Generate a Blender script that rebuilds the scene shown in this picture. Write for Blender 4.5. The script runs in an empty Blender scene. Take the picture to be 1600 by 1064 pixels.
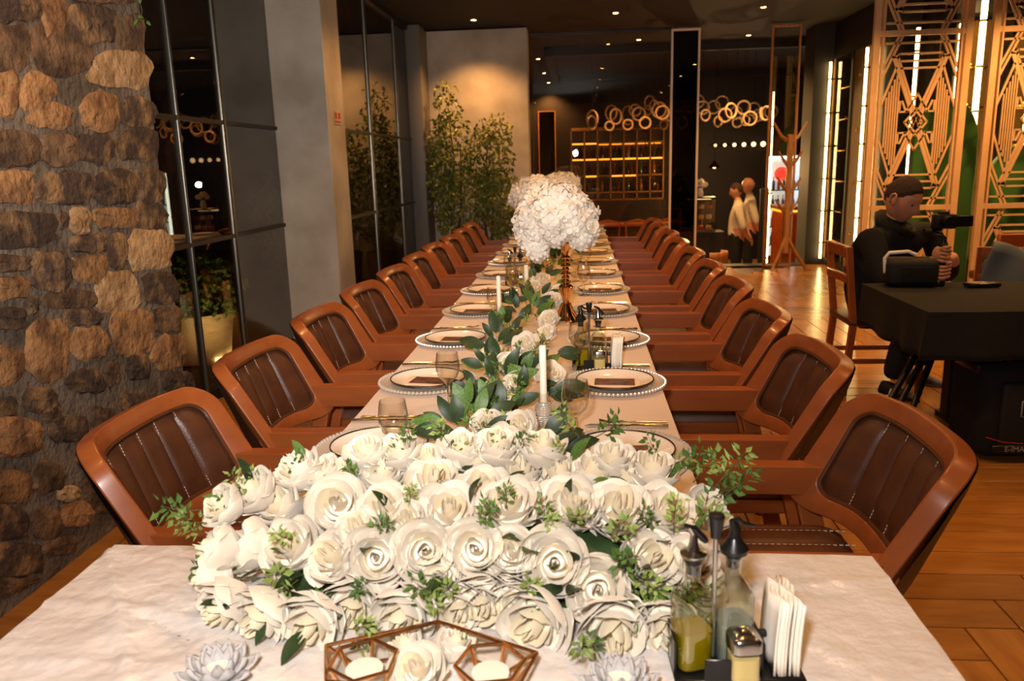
import bpy, bmesh, math, random
from mathutils import Vector, Matrix, Euler, Quaternion, noise
R = random.Random(7)
PI = math.pi
sc = bpy.context.scene
COL = sc.collection

# ------------------------------------------------------------------ camera
F_PX, VPX, VPY, ROLL, CAMZ = 1250.0, 905.0, 252.0, 0.02778, 1.46
_F = Vector((VPX - 800, VPY - 532, F_PX)).normalized()
_D = Vector((ROLL, 1.0, -(_F.x * ROLL + _F.y) / _F.z)).normalized()
_X = _D.cross(_F)
RIGHT = Vector((_X.x, _F.x, -_D.x))      # camera axes in world space
DOWN = Vector((_X.y, _F.y, -_D.y))
FWD = Vector((_X.z, _F.z, -_D.z))
CAM = Vector((0, 0, CAMZ))
cd = bpy.data.cameras.new('camera')
cam = bpy.data.objects.new('camera', cd)
COL.objects.link(cam)
m3 = Matrix((RIGHT, -DOWN, -FWD)).transposed()
cam.matrix_world = Matrix.Translation(CAM) @ m3.to_4x4()
cd.sensor_width = 36.0
cd.lens = 36.0 * F_PX / 1600.0
cd.clip_start = 0.02
cd.dof.use_dof = True
cd.dof.focus_distance = 2.3
cd.dof.aperture_fstop = 5.6
sc.camera = cam

# ------------------------------------------------------------------ world, exposure, flash
sc.view_settings.view_transform = 'Standard'
sc.view_settings.look = 'None'
sc.view_settings.exposure = 0.0
sc.view_settings.gamma = 1.0
sc.view_settings.use_curve_mapping = False
w = bpy.data.worlds.new('night')
sc.world = w
w.use_nodes = True
w.node_tree.nodes['Background'].inputs[0].default_value = (0.010, 0.010, 0.014, 1)
w.node_tree.nodes['Background'].inputs[1].default_value = 0.5
sc.cycles.max_bounces = 6
sc.cycles.diffuse_bounces = 3
sc.cycles.glossy_bounces = 3
sc.cycles.transparent_max_bounces = 14
sc.cycles.adaptive_threshold = 0.03
sc.cycles.caustics_reflective = False
sc.cycles.caustics_refractive = False
sc.cycles.sample_clamp_indirect = 4.0

# the photographer's flash: a zoomed head tilted up and to the left, plus an added disk light that fills the near table
flash_dir = Vector((math.sin(math.radians(-16)), math.cos(math.radians(-16)), math.tan(math.radians(13))))
fl = bpy.data.lights.new('camera_flash', 'SPOT')
fl.energy = 500.0
fl.color = (1.0, 0.93, 0.86)
fl.spot_size = math.radians(88)
fl.spot_blend = 1.0
fl.shadow_soft_size = 0.03
flo = bpy.data.objects.new('camera_flash', fl)
COL.objects.link(flo)
flo.location = (-0.10, -0.03, 1.63)
flo.rotation_euler = flash_dir.to_track_quat('-Z', 'Y').to_euler()
fc = bpy.data.lights.new('flash_spill_fill', 'AREA')  # added area light, whitens the near roses and satin
fc.shape = 'DISK'
fc.size = 0.14
fc.energy = 35.0
fc.color = (1.0, 0.95, 0.92)
fco = bpy.data.objects.new('flash_spill_fill', fc)
COL.objects.link(fco)
fco.location = (-0.10, -0.02, 1.68)
fco.rotation_euler = (FWD + Vector((-0.42, 0, 0))).to_track_quat('-Z', 'Y').to_euler()
DOWNLIGHT_W = 76.0
DOWNLIGHT_RGB = (1.0, 0.49, 0.16)

def ray(px, py):
    return RIGHT * ((px - 800) / F_PX) + DOWN * ((py - 532) / F_PX) + FWD
def on_z(px, py, z):
    r = ray(px, py); return CAM + r * ((z - CAMZ) / r.z)
def on_y(px, py, y):
    r = ray(px, py); return CAM + r * (y / r.y)
def on_x(px, py, x):
    r = ray(px, py); return CAM + r * (x / r.x)

# ------------------------------------------------------------------ materials
MT = {}
def lin(h):
    if isinstance(h, str):
        h = h.lstrip('#'); c = [int(h[i:i + 2], 16) / 255 for i in (0, 2, 4)]
    else:
        c = h
    return tuple((x / 12.92 if x <= .04045 else ((x + .055) / 1.055) ** 2.4) for x in c) + (1,)
def mat(name, col, rough=.5, metal=0, col2=None, nscale=8, ndetail=4, stretch=None, bump=0, bscale=None, lo=.35, hi=.65,
        emit=0, ecol=None, trans=0, ior=1.45, coat=0, sheen=0, rand=0, spec=None, alpha=1, sss=0, roughvar=0):
    m = bpy.data.materials.new(name); m.use_nodes = True
    nt = m.node_tree; N = nt.nodes; L = nt.links
    p = N['Principled BSDF']
    p.inputs['Base Color'].default_value = lin(col)
    p.inputs['Roughness'].default_value = rough
    p.inputs['Metallic'].default_value = metal
    p.inputs['IOR'].default_value = ior
    p.inputs['Transmission Weight'].default_value = trans
    p.inputs['Coat Weight'].default_value = coat
    p.inputs['Coat Roughness'].default_value = .12
    p.inputs['Sheen Weight'].default_value = sheen
    p.inputs['Alpha'].default_value = alpha
    if spec is not None: p.inputs['Specular IOR Level'].default_value = spec
    if sss:
        p.inputs['Subsurface Weight'].default_value = sss
        p.inputs['Subsurface Radius'].default_value = (.012, .009, .007)
    if emit:
        p.inputs['Emission Color'].default_value = lin(ecol or col)
        p.inputs['Emission Strength'].default_value = emit
    src = None
    if col2 or bump or rand:
        tc = N.new('ShaderNodeTexCoord'); mp = N.new('ShaderNodeMapping')
        L.new(tc.outputs['Object'], mp.inputs[0])
        if stretch: mp.inputs['Scale'].default_value = stretch
        if rand:
            oi = N.new('ShaderNodeObjectInfo'); vm = N.new('ShaderNodeVectorMath'); vm.operation = 'SCALE'
            vm.inputs[0].default_value = (37, 23, 51)
            L.new(oi.outputs['Random'], vm.inputs['Scale']); L.new(vm.outputs[0], mp.inputs['Location'])
    if col2:
        nz = N.new('ShaderNodeTexNoise'); nz.inputs['Scale'].default_value = nscale; nz.inputs['Detail'].default_value = ndetail
        L.new(mp.outputs[0], nz.inputs[0])
        cr = N.new('ShaderNodeValToRGB')
        cr.color_ramp.elements[0].position = lo; cr.color_ramp.elements[0].color = lin(col)
        cr.color_ramp.elements[1].position = hi; cr.color_ramp.elements[1].color = lin(col2)
        L.new(nz.outputs[0], cr.inputs[0]); src = cr.outputs[0]
        if roughvar:
            mr = N.new('ShaderNodeMapRange'); mr.inputs[3].default_value = rough - roughvar; mr.inputs[4].default_value = rough + roughvar
            L.new(nz.outputs[0], mr.inputs[0]); L.new(mr.outputs[0], p.inputs['Roughness'])
    if rand:
        hs = N.new('ShaderNodeHueSaturation')
        mr = N.new('ShaderNodeMapRange'); mr.inputs[3].default_value = 1 - rand; mr.inputs[4].default_value = 1 + rand
        L.new(oi.outputs['Random'], mr.inputs[0]); L.new(mr.outputs[0], hs.inputs['Value'])
        hs.inputs['Color'].default_value = lin(col)
        if src: L.new(src, hs.inputs['Color'])
        src = hs.outputs[0]
    if src: L.new(src, p.inputs['Base Color'])
    if bump:
        nb = N.new('ShaderNodeTexNoise'); nb.inputs['Scale'].default_value = bscale or nscale; nb.inputs['Detail'].default_value = 5
        L.new(mp.outputs[0], nb.inputs[0])
        b = N.new('ShaderNodeBump'); b.inputs['Strength'].default_value = bump; b.inputs['Distance'].default_value = .02
        L.new(nb.outputs[0], b.inputs['Height']); L.new(b.outputs[0], p.inputs['Normal'])
    MT[name] = m
    return m
def glassmat(name, tint='#ffffff', refl=1.0, rough=0.0, dark=1.0, f0=.05, power=4.0):
    """thin sheet glass: see-through, reflecting more at grazing angles, alike from both sides"""
    m = bpy.data.materials.new(name); m.use_nodes = True
    nt = m.node_tree; N = nt.nodes; L = nt.links
    for n in list(N): N.remove(n)
    o = N.new('ShaderNodeOutputMaterial'); mx = N.new('ShaderNodeMixShader'); t = N.new('ShaderNodeBsdfTransparent')
    g = N.new('ShaderNodeBsdfGlossy'); f = N.new('ShaderNodeLayerWeight')
    pw = N.new('ShaderNodeMath'); pw.operation = 'POWER'; pw.inputs[1].default_value = power
    ml = N.new('ShaderNodeMath'); ml.operation = 'MULTIPLY_ADD'; ml.use_clamp = True; ml.inputs[1].default_value = refl; ml.inputs[2].default_value = f0
    c = lin(tint); t.inputs[0].default_value = (c[0] * dark, c[1] * dark, c[2] * dark, 1)
    g.inputs['Roughness'].default_value = rough; g.inputs['Color'].default_value = (1, 1, 1, 1)
    L.new(f.outputs['Facing'], pw.inputs[0]); L.new(pw.outputs[0], ml.inputs[0]); L.new(ml.outputs[0], mx.inputs[0])
    L.new(t.outputs[0], mx.inputs[1]); L.new(g.outputs[0], mx.inputs[2]); L.new(mx.outputs[0], o.inputs[0])
    MT[name] = m
    return m

mat('wood', '#985227', .33, col2='#874620', nscale=3, stretch=(2, 9, 9), coat=.15, rand=.05, lo=.25, hi=.8)
mat('wood_pale', '#b9783c', .4, col2='#9a5f2c', nscale=6, stretch=(3, 3, .6))
mat('leather', '#4b2b1b', .36, col2='#57331f', nscale=14, bump=.10, bscale=260)
mat('leather_back', '#2e1a12', .42, bump=.08, bscale=200)
mat('thread', '#c9b9a2', .7)
mat('plank', '#aa7639', .24, col2='#865526', nscale=3, ndetail=5, stretch=(1.2, 7, 7), rand=.2, lo=.25, hi=.8, roughvar=.05)
mat('floor_base', '#3a2411', .5)
mat('mortar', '#75685a', .9, col2='#51463a', nscale=4, bump=1, bscale=30, ndetail=8)
mat('stone_o', '#a1784e', .82, col2='#5c3f28', nscale=9, lo=.40, hi=.68, bump=1, bscale=30, rand=.2)
mat('stone_b', '#755a40', .85, col2='#3f2e20', nscale=10, lo=.36, hi=.64, bump=1, bscale=30, rand=.22)
mat('stone_d', '#43342a', .85, col2='#9a7850', nscale=9, lo=.48, hi=.74, bump=1, bscale=30, rand=.22)
mat('stone_t', '#b9986e', .8, col2='#86643f', nscale=9, lo=.4, hi=.7, bump=1, bscale=28, rand=.12)
mat('concrete', '#c0b2a0', .8, col2='#a19380', nscale=2.2, ndetail=8, bump=.12, bscale=14)
mat('ceiling', '#1f140c', .8)
mat('post_grey', '#6d655a', .5)
mat('dark_wall', '#1c130d', .6)
mat('dark_metal', '#24221f', .32, metal=.8)
mat('mullion', '#6b665e', .30, metal=.9)
mat('transom', '#2a2725', .4, metal=.6)
mat('outside', '#3d2f22', .9, col2='#241a12', nscale=2)
glassmat('window_glass', '#d8d2c8', .40, 0.0, .8, .16)
glassmat('pane_clear', '#f2ece2', .6, 0.0, .97, .05)
glassmat('pane_tint', '#8a8078', .6, 0.0, .45, .06)
glassmat('clear', '#fdfcf9', 1.0, 0.015, .99, .035, 3.0)
glassmat('goblet_glass', '#fdfcf9', 1.0, 0.01, .99, .05, 2.2)
mat('charger_glass', '#e9e0d4', .08, alpha=.5, spec=.8)
glassmat('bottle_glass', '#eff3e8', 1.0, 0.01, .96, .09, 2.6)
mat('lotus_glass', '#fbf8f6', .05, trans=.5, ior=1.3)
glassmat('pane_cab', '#f2ece2', .15, 0.0, .97, .03)
mat('crystal', '#ffffff', .03, trans=1, ior=1.5)
mat('cloth', '#d9c6b6', .62, col2='#cfbaa8', nscale=3, bump=.28, bscale=4, sheen=.2)
mat('satin', '#e9e2dc', .30, col2='#dcd2ca', nscale=3, bump=1.0, bscale=9, sheen=.1, spec=.9)
mat('porcelain', '#ece2d6', .12)
mat('silver', '#cfc6b8', .16, metal=1)
mat('gold', '#e8b681', .12, metal=1)
mat('rim_dark', '#8a7354', .25, metal=1)
mat('copper', '#e0a468', .24, metal=1)
mat('brass', '#c69a3c', .25, metal=1)
mat('steel', '#b9b6b0', .2, metal=1)
mat('bead', '#cfc8bc', .22, metal=.3)
mat('card', '#e9d5c4', .6)
mat('photo', '#7d5242', .5, col2='#3a241e', nscale=38)
mat('rose', '#f1e6d2', .55, sheen=.3, rand=.03)
mat('rose_in', '#f1e2c0', .55, sheen=.3)
mat('hydrangea', '#e4dccf', .6, rand=.03)
mat('leaf_dark', '#2f4424', .45, col2='#223219', nscale=20, rand=.25)
mat('leaf_mid', '#5f8038', .5, col2='#42602a', nscale=18, rand=.25)
mat('leaf_light', '#87994e', .55, rand=.25)
mat('leaf_ficus', '#8f8a34', .5, col2='#4d5a22', nscale=4)
mat('stem', '#4d4a26', .7)
mat('bark', '#5a4026', .8)
mat('wax', '#f3ead9', .5, sss=.15)
mat('black_plastic', '#161514', .3)
mat('black_matte', '#100f0f', .7)
mat('black_cloth', '#0b0a09', .9, col2='#110f0d', nscale=30)
mat('hoodie', '#0f0f10', .85, bump=.2, bscale=60)
mat('trousers', '#111113', .85)
mat('skin', '#cc9070', .5, sss=.08)
mat('hair', '#38241a', .75, bump=.5, bscale=120)
mat('shirt', '#cfc3ae', .8)
mat('white_strip', '#e8e4dc', .5)
mat('napkin', '#f2e8d8', .8)
mat('oil', '#c4a40c', .1, trans=.35, ior=1.4)
mat('vinegar', '#dfe6e2', .05, trans=.6)
mat('salt', '#d9c27c', .8)
mat('led', '#ffe9a8', .5, emit=22, ecol='#ffd98a')
mat('led_soft', '#ffe2b0', .5, emit=2.2, ecol='#ffd9a0')
mat('bulb', '#ffe2a8', .5, emit=26, ecol='#ffd48a')
mat('fridge_light', '#e8fff4', .5, emit=5, ecol='#e8fff4')
mat('amber', '#ffb040', .4, emit=3.5, ecol='#ff9a2c')
mat('fridge_inner', '#cfe4e8', .5, emit=.8, ecol='#cfe4ff')
mat('red_sign', '#ff3030', .4, emit=1.6, ecol='#ff3a3a')
mat('screen_gold', '#ecc594', .45, col2='#e2b985', nscale=6)
mat('cabinet_back', '#8a6430', .45, metal=.15)
mat('bronze_panel', '#8c6a3a', .35, metal=.4)
mat('velvet_green', '#3f7a35', .8, sheen=.4)
mat('bar_wood', '#a8451a', .35, col2='#7f3110', nscale=5, stretch=(6, 6, 1))
mat('ring', '#cdae86', .6)
mat('frame_pale', '#efd6c0', .4)
mat('denim', '#5b6670', .85)
mat('terracotta', '#5c4a3a', .8)
mat('low_floor', '#c9955a', .35, col2='#e6c48c', nscale=3)
mat('red_print', '#b0301c', .6)
mat('bottle_dark', '#2a1a0c', .1, coat=.5)
mat('bottle_amber', '#7a4a1c', .1, coat=.5)
mat('bottle_green', '#2b3a20', .1, coat=.5)
mat('grey_print', '#8d8a86', .6)

# ------------------------------------------------------------------ mesh helpers
class B:
    """collects geometry of one mesh"""
    def __init__(s): s.v = []; s.f = []; s.mi = []; s.cur = 0
    def add(s, vs, fs, mx=None):
        o = len(s.v)
        s.v += [tuple(mx @ Vector(v)) if mx else tuple(v) for v in vs]
        s.f += [tuple(i + o for i in f) for f in fs]; s.mi += [s.cur] * len(fs)
        return s
    def box(s, x0, x1, y0, y1, z0, z1, mx=None):
        vs = [(x, y, z) for x in (x0, x1) for y in (y0, y1) for z in (z0, z1)]
        return s.add(vs, [(0, 1, 3, 2), (4, 6, 7, 5), (0, 4, 5, 1), (2, 3, 7, 6), (0, 2, 6, 4), (1, 5, 7, 3)], mx)
    def tube(s, pts, r, n=8, closed=False, caps=True, flat=1.0, mx=None):
        pts = [Vector(p) for p in pts]; k = len(pts)
        rs = r if isinstance(r, (list, tuple)) else [r] * k
        vs = []; prev = None
        for i, p in enumerate(pts):
            a = pts[(i - 1) % k] if (closed or i > 0) else p
            b = pts[(i + 1) % k] if (closed or i < k - 1) else p
            t = (b - a).normalized() if (b - a).length > 1e-9 else Vector((0, 0, 1))
            if prev is None:
                up = Vector((0, 0, 1)) if abs(t.z) < .9 else Vector((1, 0, 0))
                u = t.cross(up).normalized()
            else:
                u = (prev - t * prev.dot(t))
                u = u.normalized() if u.length > 1e-6 else t.orthogonal().normalized()
            prev = u; q = t.cross(u)
            for j in range(n):
                an = 2 * PI * j / n
                vs.append(p + u * (math.cos(an) * rs[i]) + q * (math.sin(an) * rs[i] * flat))
        fs = []
        for i in range(k if closed else k - 1):
            for j in range(n):
                a = i * n + j; b = i * n + (j + 1) % n; c = ((i + 1) % k) * n + (j + 1) % n; d = ((i + 1) % k) * n + j
                fs.append((a, b, c, d))
        if caps and not closed:
            fs.append(tuple(range(n - 1, -1, -1))); fs.append(tuple(range((k - 1) * n, k * n)))
        return s.add(vs, fs, mx)
    def lathe(s, prof, n=24, mx=None, cx=0, cy=0):
        vs = [(cx + r * math.cos(2 * PI * j / n), cy + r * math.sin(2 * PI * j / n), z) for r, z in prof for j in range(n)]
        fs = []
        for i in range(len(prof) - 1):
            for j in range(n):
                fs.append((i * n + j, i * n + (j + 1) % n, (i + 1) * n + (j + 1) % n, (i + 1) * n + j))
        if prof[0][0] > 1e-6: fs.append(tuple(range(n - 1, -1, -1)))
        if prof[-1][0] > 1e-6: fs.append(tuple(range((len(prof) - 1) * n, len(prof) * n)))
        return s.add(vs, fs, mx)
    def grid(s, fn, nu, nv, mx=None, closed_u=False):
        vs = [fn(i / nu, j / nv) for i in range(nu + (0 if closed_u else 1)) for j in range(nv + 1)]
        w_ = nv + 1; k = nu if closed_u else nu + 1
        fs = [(i * w_ + j, ((i + 1) % k) * w_ + j, ((i + 1) % k) * w_ + j + 1, i * w_ + j + 1) for i in range(nu) for j in range(nv)]
        return s.add(vs, fs, mx)
    def prism(s, poly, z0, z1, mx=None):
        n = len(poly)
        vs = [(x, y, z0) for x, y in poly] + [(x, y, z1) for x, y in poly]
        fs = [tuple(range(n - 1, -1, -1)), tuple(range(n, 2 * n))] + [(i, (i + 1) % n, n + (i + 1) % n, n + i) for i in range(n)]
        return s.add(vs, fs, mx)
    def sphere(s, c, r, nu=12, nv=8, sc_=(1, 1, 1), mx=None):
        prof = [(max(1e-7, math.sin(PI * i / nv)) * r, -math.cos(PI * i / nv) * r) for i in range(nv + 1)]
        m = Matrix.Translation(c) @ Matrix.Diagonal((sc_[0], sc_[1], sc_[2], 1))
        return s.lathe(prof, nu, (mx @ m) if mx else m)
    def mesh(s, name, mats, smooth=True, angle=None, bevel=0, seg=2):
        me = bpy.data.meshes.new(name)
        me.from_pydata([tuple(v) for v in s.v], [], s.f)
        if not isinstance(mats, (list, tuple)): mats = [mats]
        for m in mats: me.materials.append(MT[m])
        if len(mats) > 1: me.polygons.foreach_set('material_index', s.mi)
        bm = bmesh.new(); bm.from_mesh(me)
        bmesh.ops.remove_doubles(bm, verts=bm.verts, dist=1e-6)
        bmesh.ops.recalc_face_normals(bm, faces=bm.faces)
        if bevel:
            es = [e for e in bm.edges if len(e.link_faces) == 2 and e.calc_face_angle(0) > .6]
            bmesh.ops.bevel(bm, geom=es, offset=bevel, segments=seg, affect='EDGES', profile=.5, clamp_overlap=True)
        bm.to_mesh(me); bm.free()
        if smooth:
            me.polygons.foreach_set('use_smooth', [True] * len(me.polygons))
            if angle is None: angle = 40
            try: me.set_sharp_from_angle(angle=math.radians(angle))
            except Exception: pass
        me.update()
        return me
    def obj(s, name, mats, parent=None, wn=False, **k):
        o = link(name, s.mesh(name, mats, **k), parent)
        if wn: o.modifiers.new('wn', 'WEIGHTED_NORMAL').keep_sharp = True
        return o

def link(name, me, parent=None, mx=None):
    o = bpy.data.objects.new(name, me); COL.objects.link(o)
    if parent: o.parent = parent
    if mx is not None: o.matrix_local = mx if parent else mx
    return o
def tag(o, label=None, cat=None, group=None, kind=None):
    if label: o['label'] = label
    if cat: o['category'] = cat
    if group: o['group'] = group
    if kind: o['kind'] = kind
    return o
def thing(name, label, cat, loc=(0, 0, 0), rz=0, group=None, mx=None):
    o = bpy.data.objects.new(name, None); COL.objects.link(o)
    o.empty_display_size = .05
    if mx is not None: o.matrix_world = mx
    else: o.location = loc; o.rotation_euler = (0, 0, rz)
    return tag(o, label, cat, group)
def dup(o, parent=None):
    c = o.copy(); COL.objects.link(c); c.parent = parent
    for ch in (KIDS[o.name] if o.name in KIDS else [x for x in bpy.data.objects if x.parent == o]):
        dup(ch, c)
    return c
KIDS = {}
def freeze(o):
    """remember the children of a prototype so that copying stays quick"""
    ks = [x for x in bpy.data.objects if x.parent == o]
    KIDS[o.name] = ks
    for k in ks: freeze(k)
def T(x, y, z): return Matrix.Translation((x, y, z))
def RZ(a): return Matrix.Rotation(a, 4, 'Z')
def RX(a): return Matrix.Rotation(a, 4, 'X')
def RY(a): return Matrix.Rotation(a, 4, 'Y')
def aim(p, d, roll=0, s=1.0):
    """matrix placing local +Z along d at p"""
    return Matrix.Translation(p) @ Vector(d).to_track_quat('Z', 'Y').to_matrix().to_4x4() @ RZ(roll) @ Matrix.Scale(s, 4)
ORD = ['first', 'second', 'third', 'fourth', 'fifth', 'sixth', 'seventh', 'eighth', 'ninth', 'tenth', 'eleventh', 'twelfth', 'thirteenth', 'fourteenth']
def struct(o, label=None): o['kind'] = 'structure'; return o if not label else tag(o, label)
# ================================================================== THE SETTING
CEIL = 3.1
XL, XR, YB, YE = -1.97, 7.0, -2.4, 11.3
LOWZ = -0.75
# --- floor with herringbone planks
floor = struct(B().box(-2.6, XR, YB, YE, -.12, -.014).obj('floor', 'floor_base', smooth=False), 'orange brown herringbone parquet floor')
W_, NP = 0.17, 6
_pm = {}
def plank_mesh(horizontal):
    g = .0022
    a, b = (NP * W_ - g, W_ - g) if horizontal else (W_ - g, NP * W_ - g)
    b_ = B().box(g, a, g, b, -.016, 0)
    return b_.mesh('plank', 'plank', bevel=.0022, seg=1)
_ph = plank_mesh(True)
_pq = []
for a in range(-30, 60):
    for b in range(-12, 90):
        s = (a - b) % (2 * NP)
        x, y = a * W_, b * W_ - .02
        if s == 0 or s == 2 * NP - 1:
            hz = s == 0
            lx, ly = (NP * W_, W_) if hz else (W_, NP * W_)
            cx, cy = x + lx / 2, y + ly / 2
            vis = (0.45 < cx < 4.4 and 1.2 < cy < 10.9 and cx < .52 * cy + .9 and cx > .16 * cy - .1) or (-1.9 < cx < -.75 and 1.9 < cy < 4.8)
            if vis and x > -1.97 and y + ly < YE and x + lx < 4.9: _pq.append((cy, x, y, hz))
_pq.sort()
for i, (cy, x, y, hz) in enumerate(_pq[:298]):
    o = link('plank', _ph, floor)
    o.matrix_local = T(x, y, 0) if hz else T(x + W_, y, 0) @ RZ(PI / 2)
rest = B()
_keep = set((round(x, 3), round(y, 3)) for _, x, y, _h in _pq[:298])
for a in range(-30, 60):
    for b in range(-20, 90):
        s = (a - b) % (2 * NP); x, y = a * W_, b * W_ - .02
        if s in (0, 2 * NP - 1) and (round(x, 3), round(y, 3)) not in _keep:
            lx, ly = (NP * W_, W_) if s == 0 else (W_, NP * W_)
            if x + lx < XR and x > -2.5 and y + ly < YE and y > YB: rest.box(x + .002, x + lx - .002, y + .002, y + ly - .002, -.012, 0)
tag(rest.obj('floor_planks', 'plank', floor, smooth=False), 'remaining parquet planks', kind='stuff')
# lower dining floor beyond the step
struct(B().box(-3.2, XR, YE, 18.2, LOWZ - .1, LOWZ).obj('floor_lower', 'low_floor', smooth=False), 'pale floor of the lower bar room beyond the step')
struct(B().box(-2.6, XR, YE - .06, YE + .02, LOWZ, .0).box(-.6, 3.05, YE - .24, YE + .02, 0, .012).obj('trim_1', 'dark_wall', smooth=False), 'dark step edge between the two floors')
# --- stone wall on the left
wall_left = struct(B().box(XL - .42, XL, YB, 3.70, 0, CEIL).obj('wall_left', 'mortar', smooth=False), 'rough brown stone wall with grey mortar')
def stone(poly, depth, m, seed):
    """poly: list of (y, z) on the wall plane; an irregular bulging lump"""
    rr = random.Random(seed)
    cy = sum(p[0] for p in poly) / len(poly); cz = sum(p[1] for p in poly) / len(poly)
    vs = []; n = len(poly)
    for k, (s, d) in enumerate(((1.0, -.012), (.97, .55), (.80, .9), (.42, 1.0))):
        for p in poly:
            j = depth * .25
            vs.append((-.004 + depth * d + (rr.uniform(-j, j) if k else 0), (p[0] - cy) * s + (rr.uniform(-.006, .006) if k else 0), (p[1] - cz) * s + (rr.uniform(-.006, .006) if k else 0)))
    vs.append((depth * .95, 0, 0))
    fs = [(k * n + i, k * n + (i + 1) % n, (k + 1) * n + (i + 1) % n, (k + 1) * n + i) for k in range(3) for i in range(n)]
    fs += [(3 * n + i, 3 * n + (i + 1) % n, 4 * n) for i in range(n)]
    o = B().add(vs, fs).obj('stone', m, wall_left, angle=28)
    o.location = (XL, cy, cz)
def blob(quad, seed, n=17, jit=.15):
    """rounded, broken outline inside a quad given by 4 corners (TL, TR, BR, BL)"""
    rr = random.Random(seed); out = []
    for i in range(n):
        a = 2 * PI * (i + rr.uniform(-.25, .25)) / n
        c, s = math.cos(a), math.sin(a)
        k = 1 / (abs(c) ** 3.2 + abs(s) ** 3.2) ** (1 / 3.2)
        k *= 1 + rr.uniform(-jit, jit * .6)
        u, v = .5 + .5 * c * k, .5 + .5 * s * k
        p = quad[0] * ((1 - u) * (1 - v)) + quad[1] * (u * (1 - v)) + quad[2] * (u * v) + quad[3] * ((1 - u) * v)
        out.append((p.y, p.z))
    return out
STONES = '''144 80 233 137 t;31 116 82 172 o;-14 113 25 183 o;47 161 113 200 o;128 144 180 204 o;188 154 241 196 d;183 202 249 251 d;65 -14 100 55 o
51 37 141 118 b;107 8 180 68 d;183 25 224 82 b;-22 40 46 108 b;-20 209 62 262 b;65 209 118 259 b;120 209 180 254 d;-20 267 52 318 o;59 270 140 320 d
150 268 212 318 d;217 265 255 316 d;-20 -20 60 33 d;102 -30 216 6 b;-20 334 85 387 d;109 323 138 367 t;149 324 210 355 o;213 317 259 359 d;90 332 107 356 b
197 361 267 421 t;113 366 166 395 d;115 396 167 442 o;169 368 196 420 d;50 395 110 452 d;-20 397 44 425 b;-20 432 43 467 o;151 425 213 488 t;224 425 275 472 d
70 454 145 481 b;-20 482 38 515 d;97 484 160 508 d;41 502 105 592 o;111 512 167 560 o;175 487 236 553 o;239 479 283 520 b;198 556 232 592 d;238 526 291 577 o
-20 545 35 602 o;107 578 160 614 d;163 568 186 602 b;40 462 58 490 d;36 608 88 643 d;-20 622 26 652 d;-20 656 58 712 o;62 636 94 660 b;142 636 180 672 b
78 650 136 688 d;190 615 250 644 d;52 722 98 768 b;-20 736 49 788 o;90 760 122 782 t;96 784 143 822 o;52 797 94 840 b;-20 792 42 842 d;68 838 120 872 b
-20 848 66 902 d;256 582 300 610 d;196 646 262 690 b;270 620 318 660 d;126 690 200 740 d;210 700 290 750 b;130 750 200 800 b;-20 905 60 945 b;-60 800 -24 850 o;100 40 104 44 d'''
_si = 0
for ln in STONES.replace('\n', ';').split(';'):
    x0, y0, x1, y1, c = ln.split(); x0, y0, x1, y1 = map(float, (x0, y0, x1, y1))
    if x1 - x0 < 8: continue
    _si += 1
    q = [on_x(x0, y0, XL), on_x(x1, y0, XL), on_x(x1, y1, XL), on_x(x0, y1, XL)]
    # ease the outlines towards horizontal courses so that the stones sit in beds
    cc = sum(q, Vector()) / 4
    q = [Vector((XL, cc.y + (p.y - cc.y) * 1.16, max(.02, cc.z + (p.z - cc.z) * 1.16))) for p in q]
    stone(blob(q, _si), R.uniform(.010, .022), {'o': 'stone_o', 'b': 'stone_b', 'd': 'stone_d', 't': 'stone_t'}[c], _si)
# courses out of the photographed part of the wall
z = .04
while z < 3.0:
    h = R.uniform(.12, .2); y = .35
    while y < 3.6:
        l = R.uniform(.16, .36)
        hidden = z > 2.3 and y > 2.5
        if (y + l < 2.30 - .0 * z) or (z > 2.22 and y + l < 3.68):
            _si += 1
            q = [Vector((XL, y + .02, z + h - .02)), Vector((XL, y + l - .02, z + h - .02)), Vector((XL, y + l - .02, z)), Vector((XL, y + .02, z))]
            stone(blob(q, _si), R.uniform(.015, .03), R.choice(['stone_b', 'stone_d', 'stone_d', 'stone_o']), _si)
        y += l
    z += h
# --- other walls and ceiling
struct(B().box(-2.6, XR, YB - .2, YB, 0, CEIL).obj('wall_back', 'concrete', smooth=False), 'plain concrete wall behind the photographer')
struct(B().box(XR, XR + .2, YB, 18.2, LOWZ, CEIL).obj('wall_right', 'dark_wall', smooth=False), 'dark side wall')
struct(B().box(3.72, XR, 9.06, 9.26, 0, CEIL).obj('wall_bay', 'dark_wall', smooth=False), 'dark wall behind the gold screens')
struct(B().box(3.66, 3.86, 9.2, YE, 0, CEIL).obj('wall_cabinet', 'dark_wall', smooth=False), 'dark wall behind the lit wine cabinet')
struct(B().box(-3.2, XR, 18.0, 18.2, LOWZ, CEIL).obj('wall_far', 'dark_wall', smooth=False), 'dark far wall of the bar room')
struct(B().box(-3.3, -3.1, 10.7, 18.2, LOWZ, CEIL).obj('wall_far_left', 'dark_wall', smooth=False), 'dark left wall of the bar room')
struct(B().box(-3.2, XR, YB, 18.2, CEIL, CEIL + .12).obj('ceiling', 'ceiling', smooth=False), 'dark brown ceiling')
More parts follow.
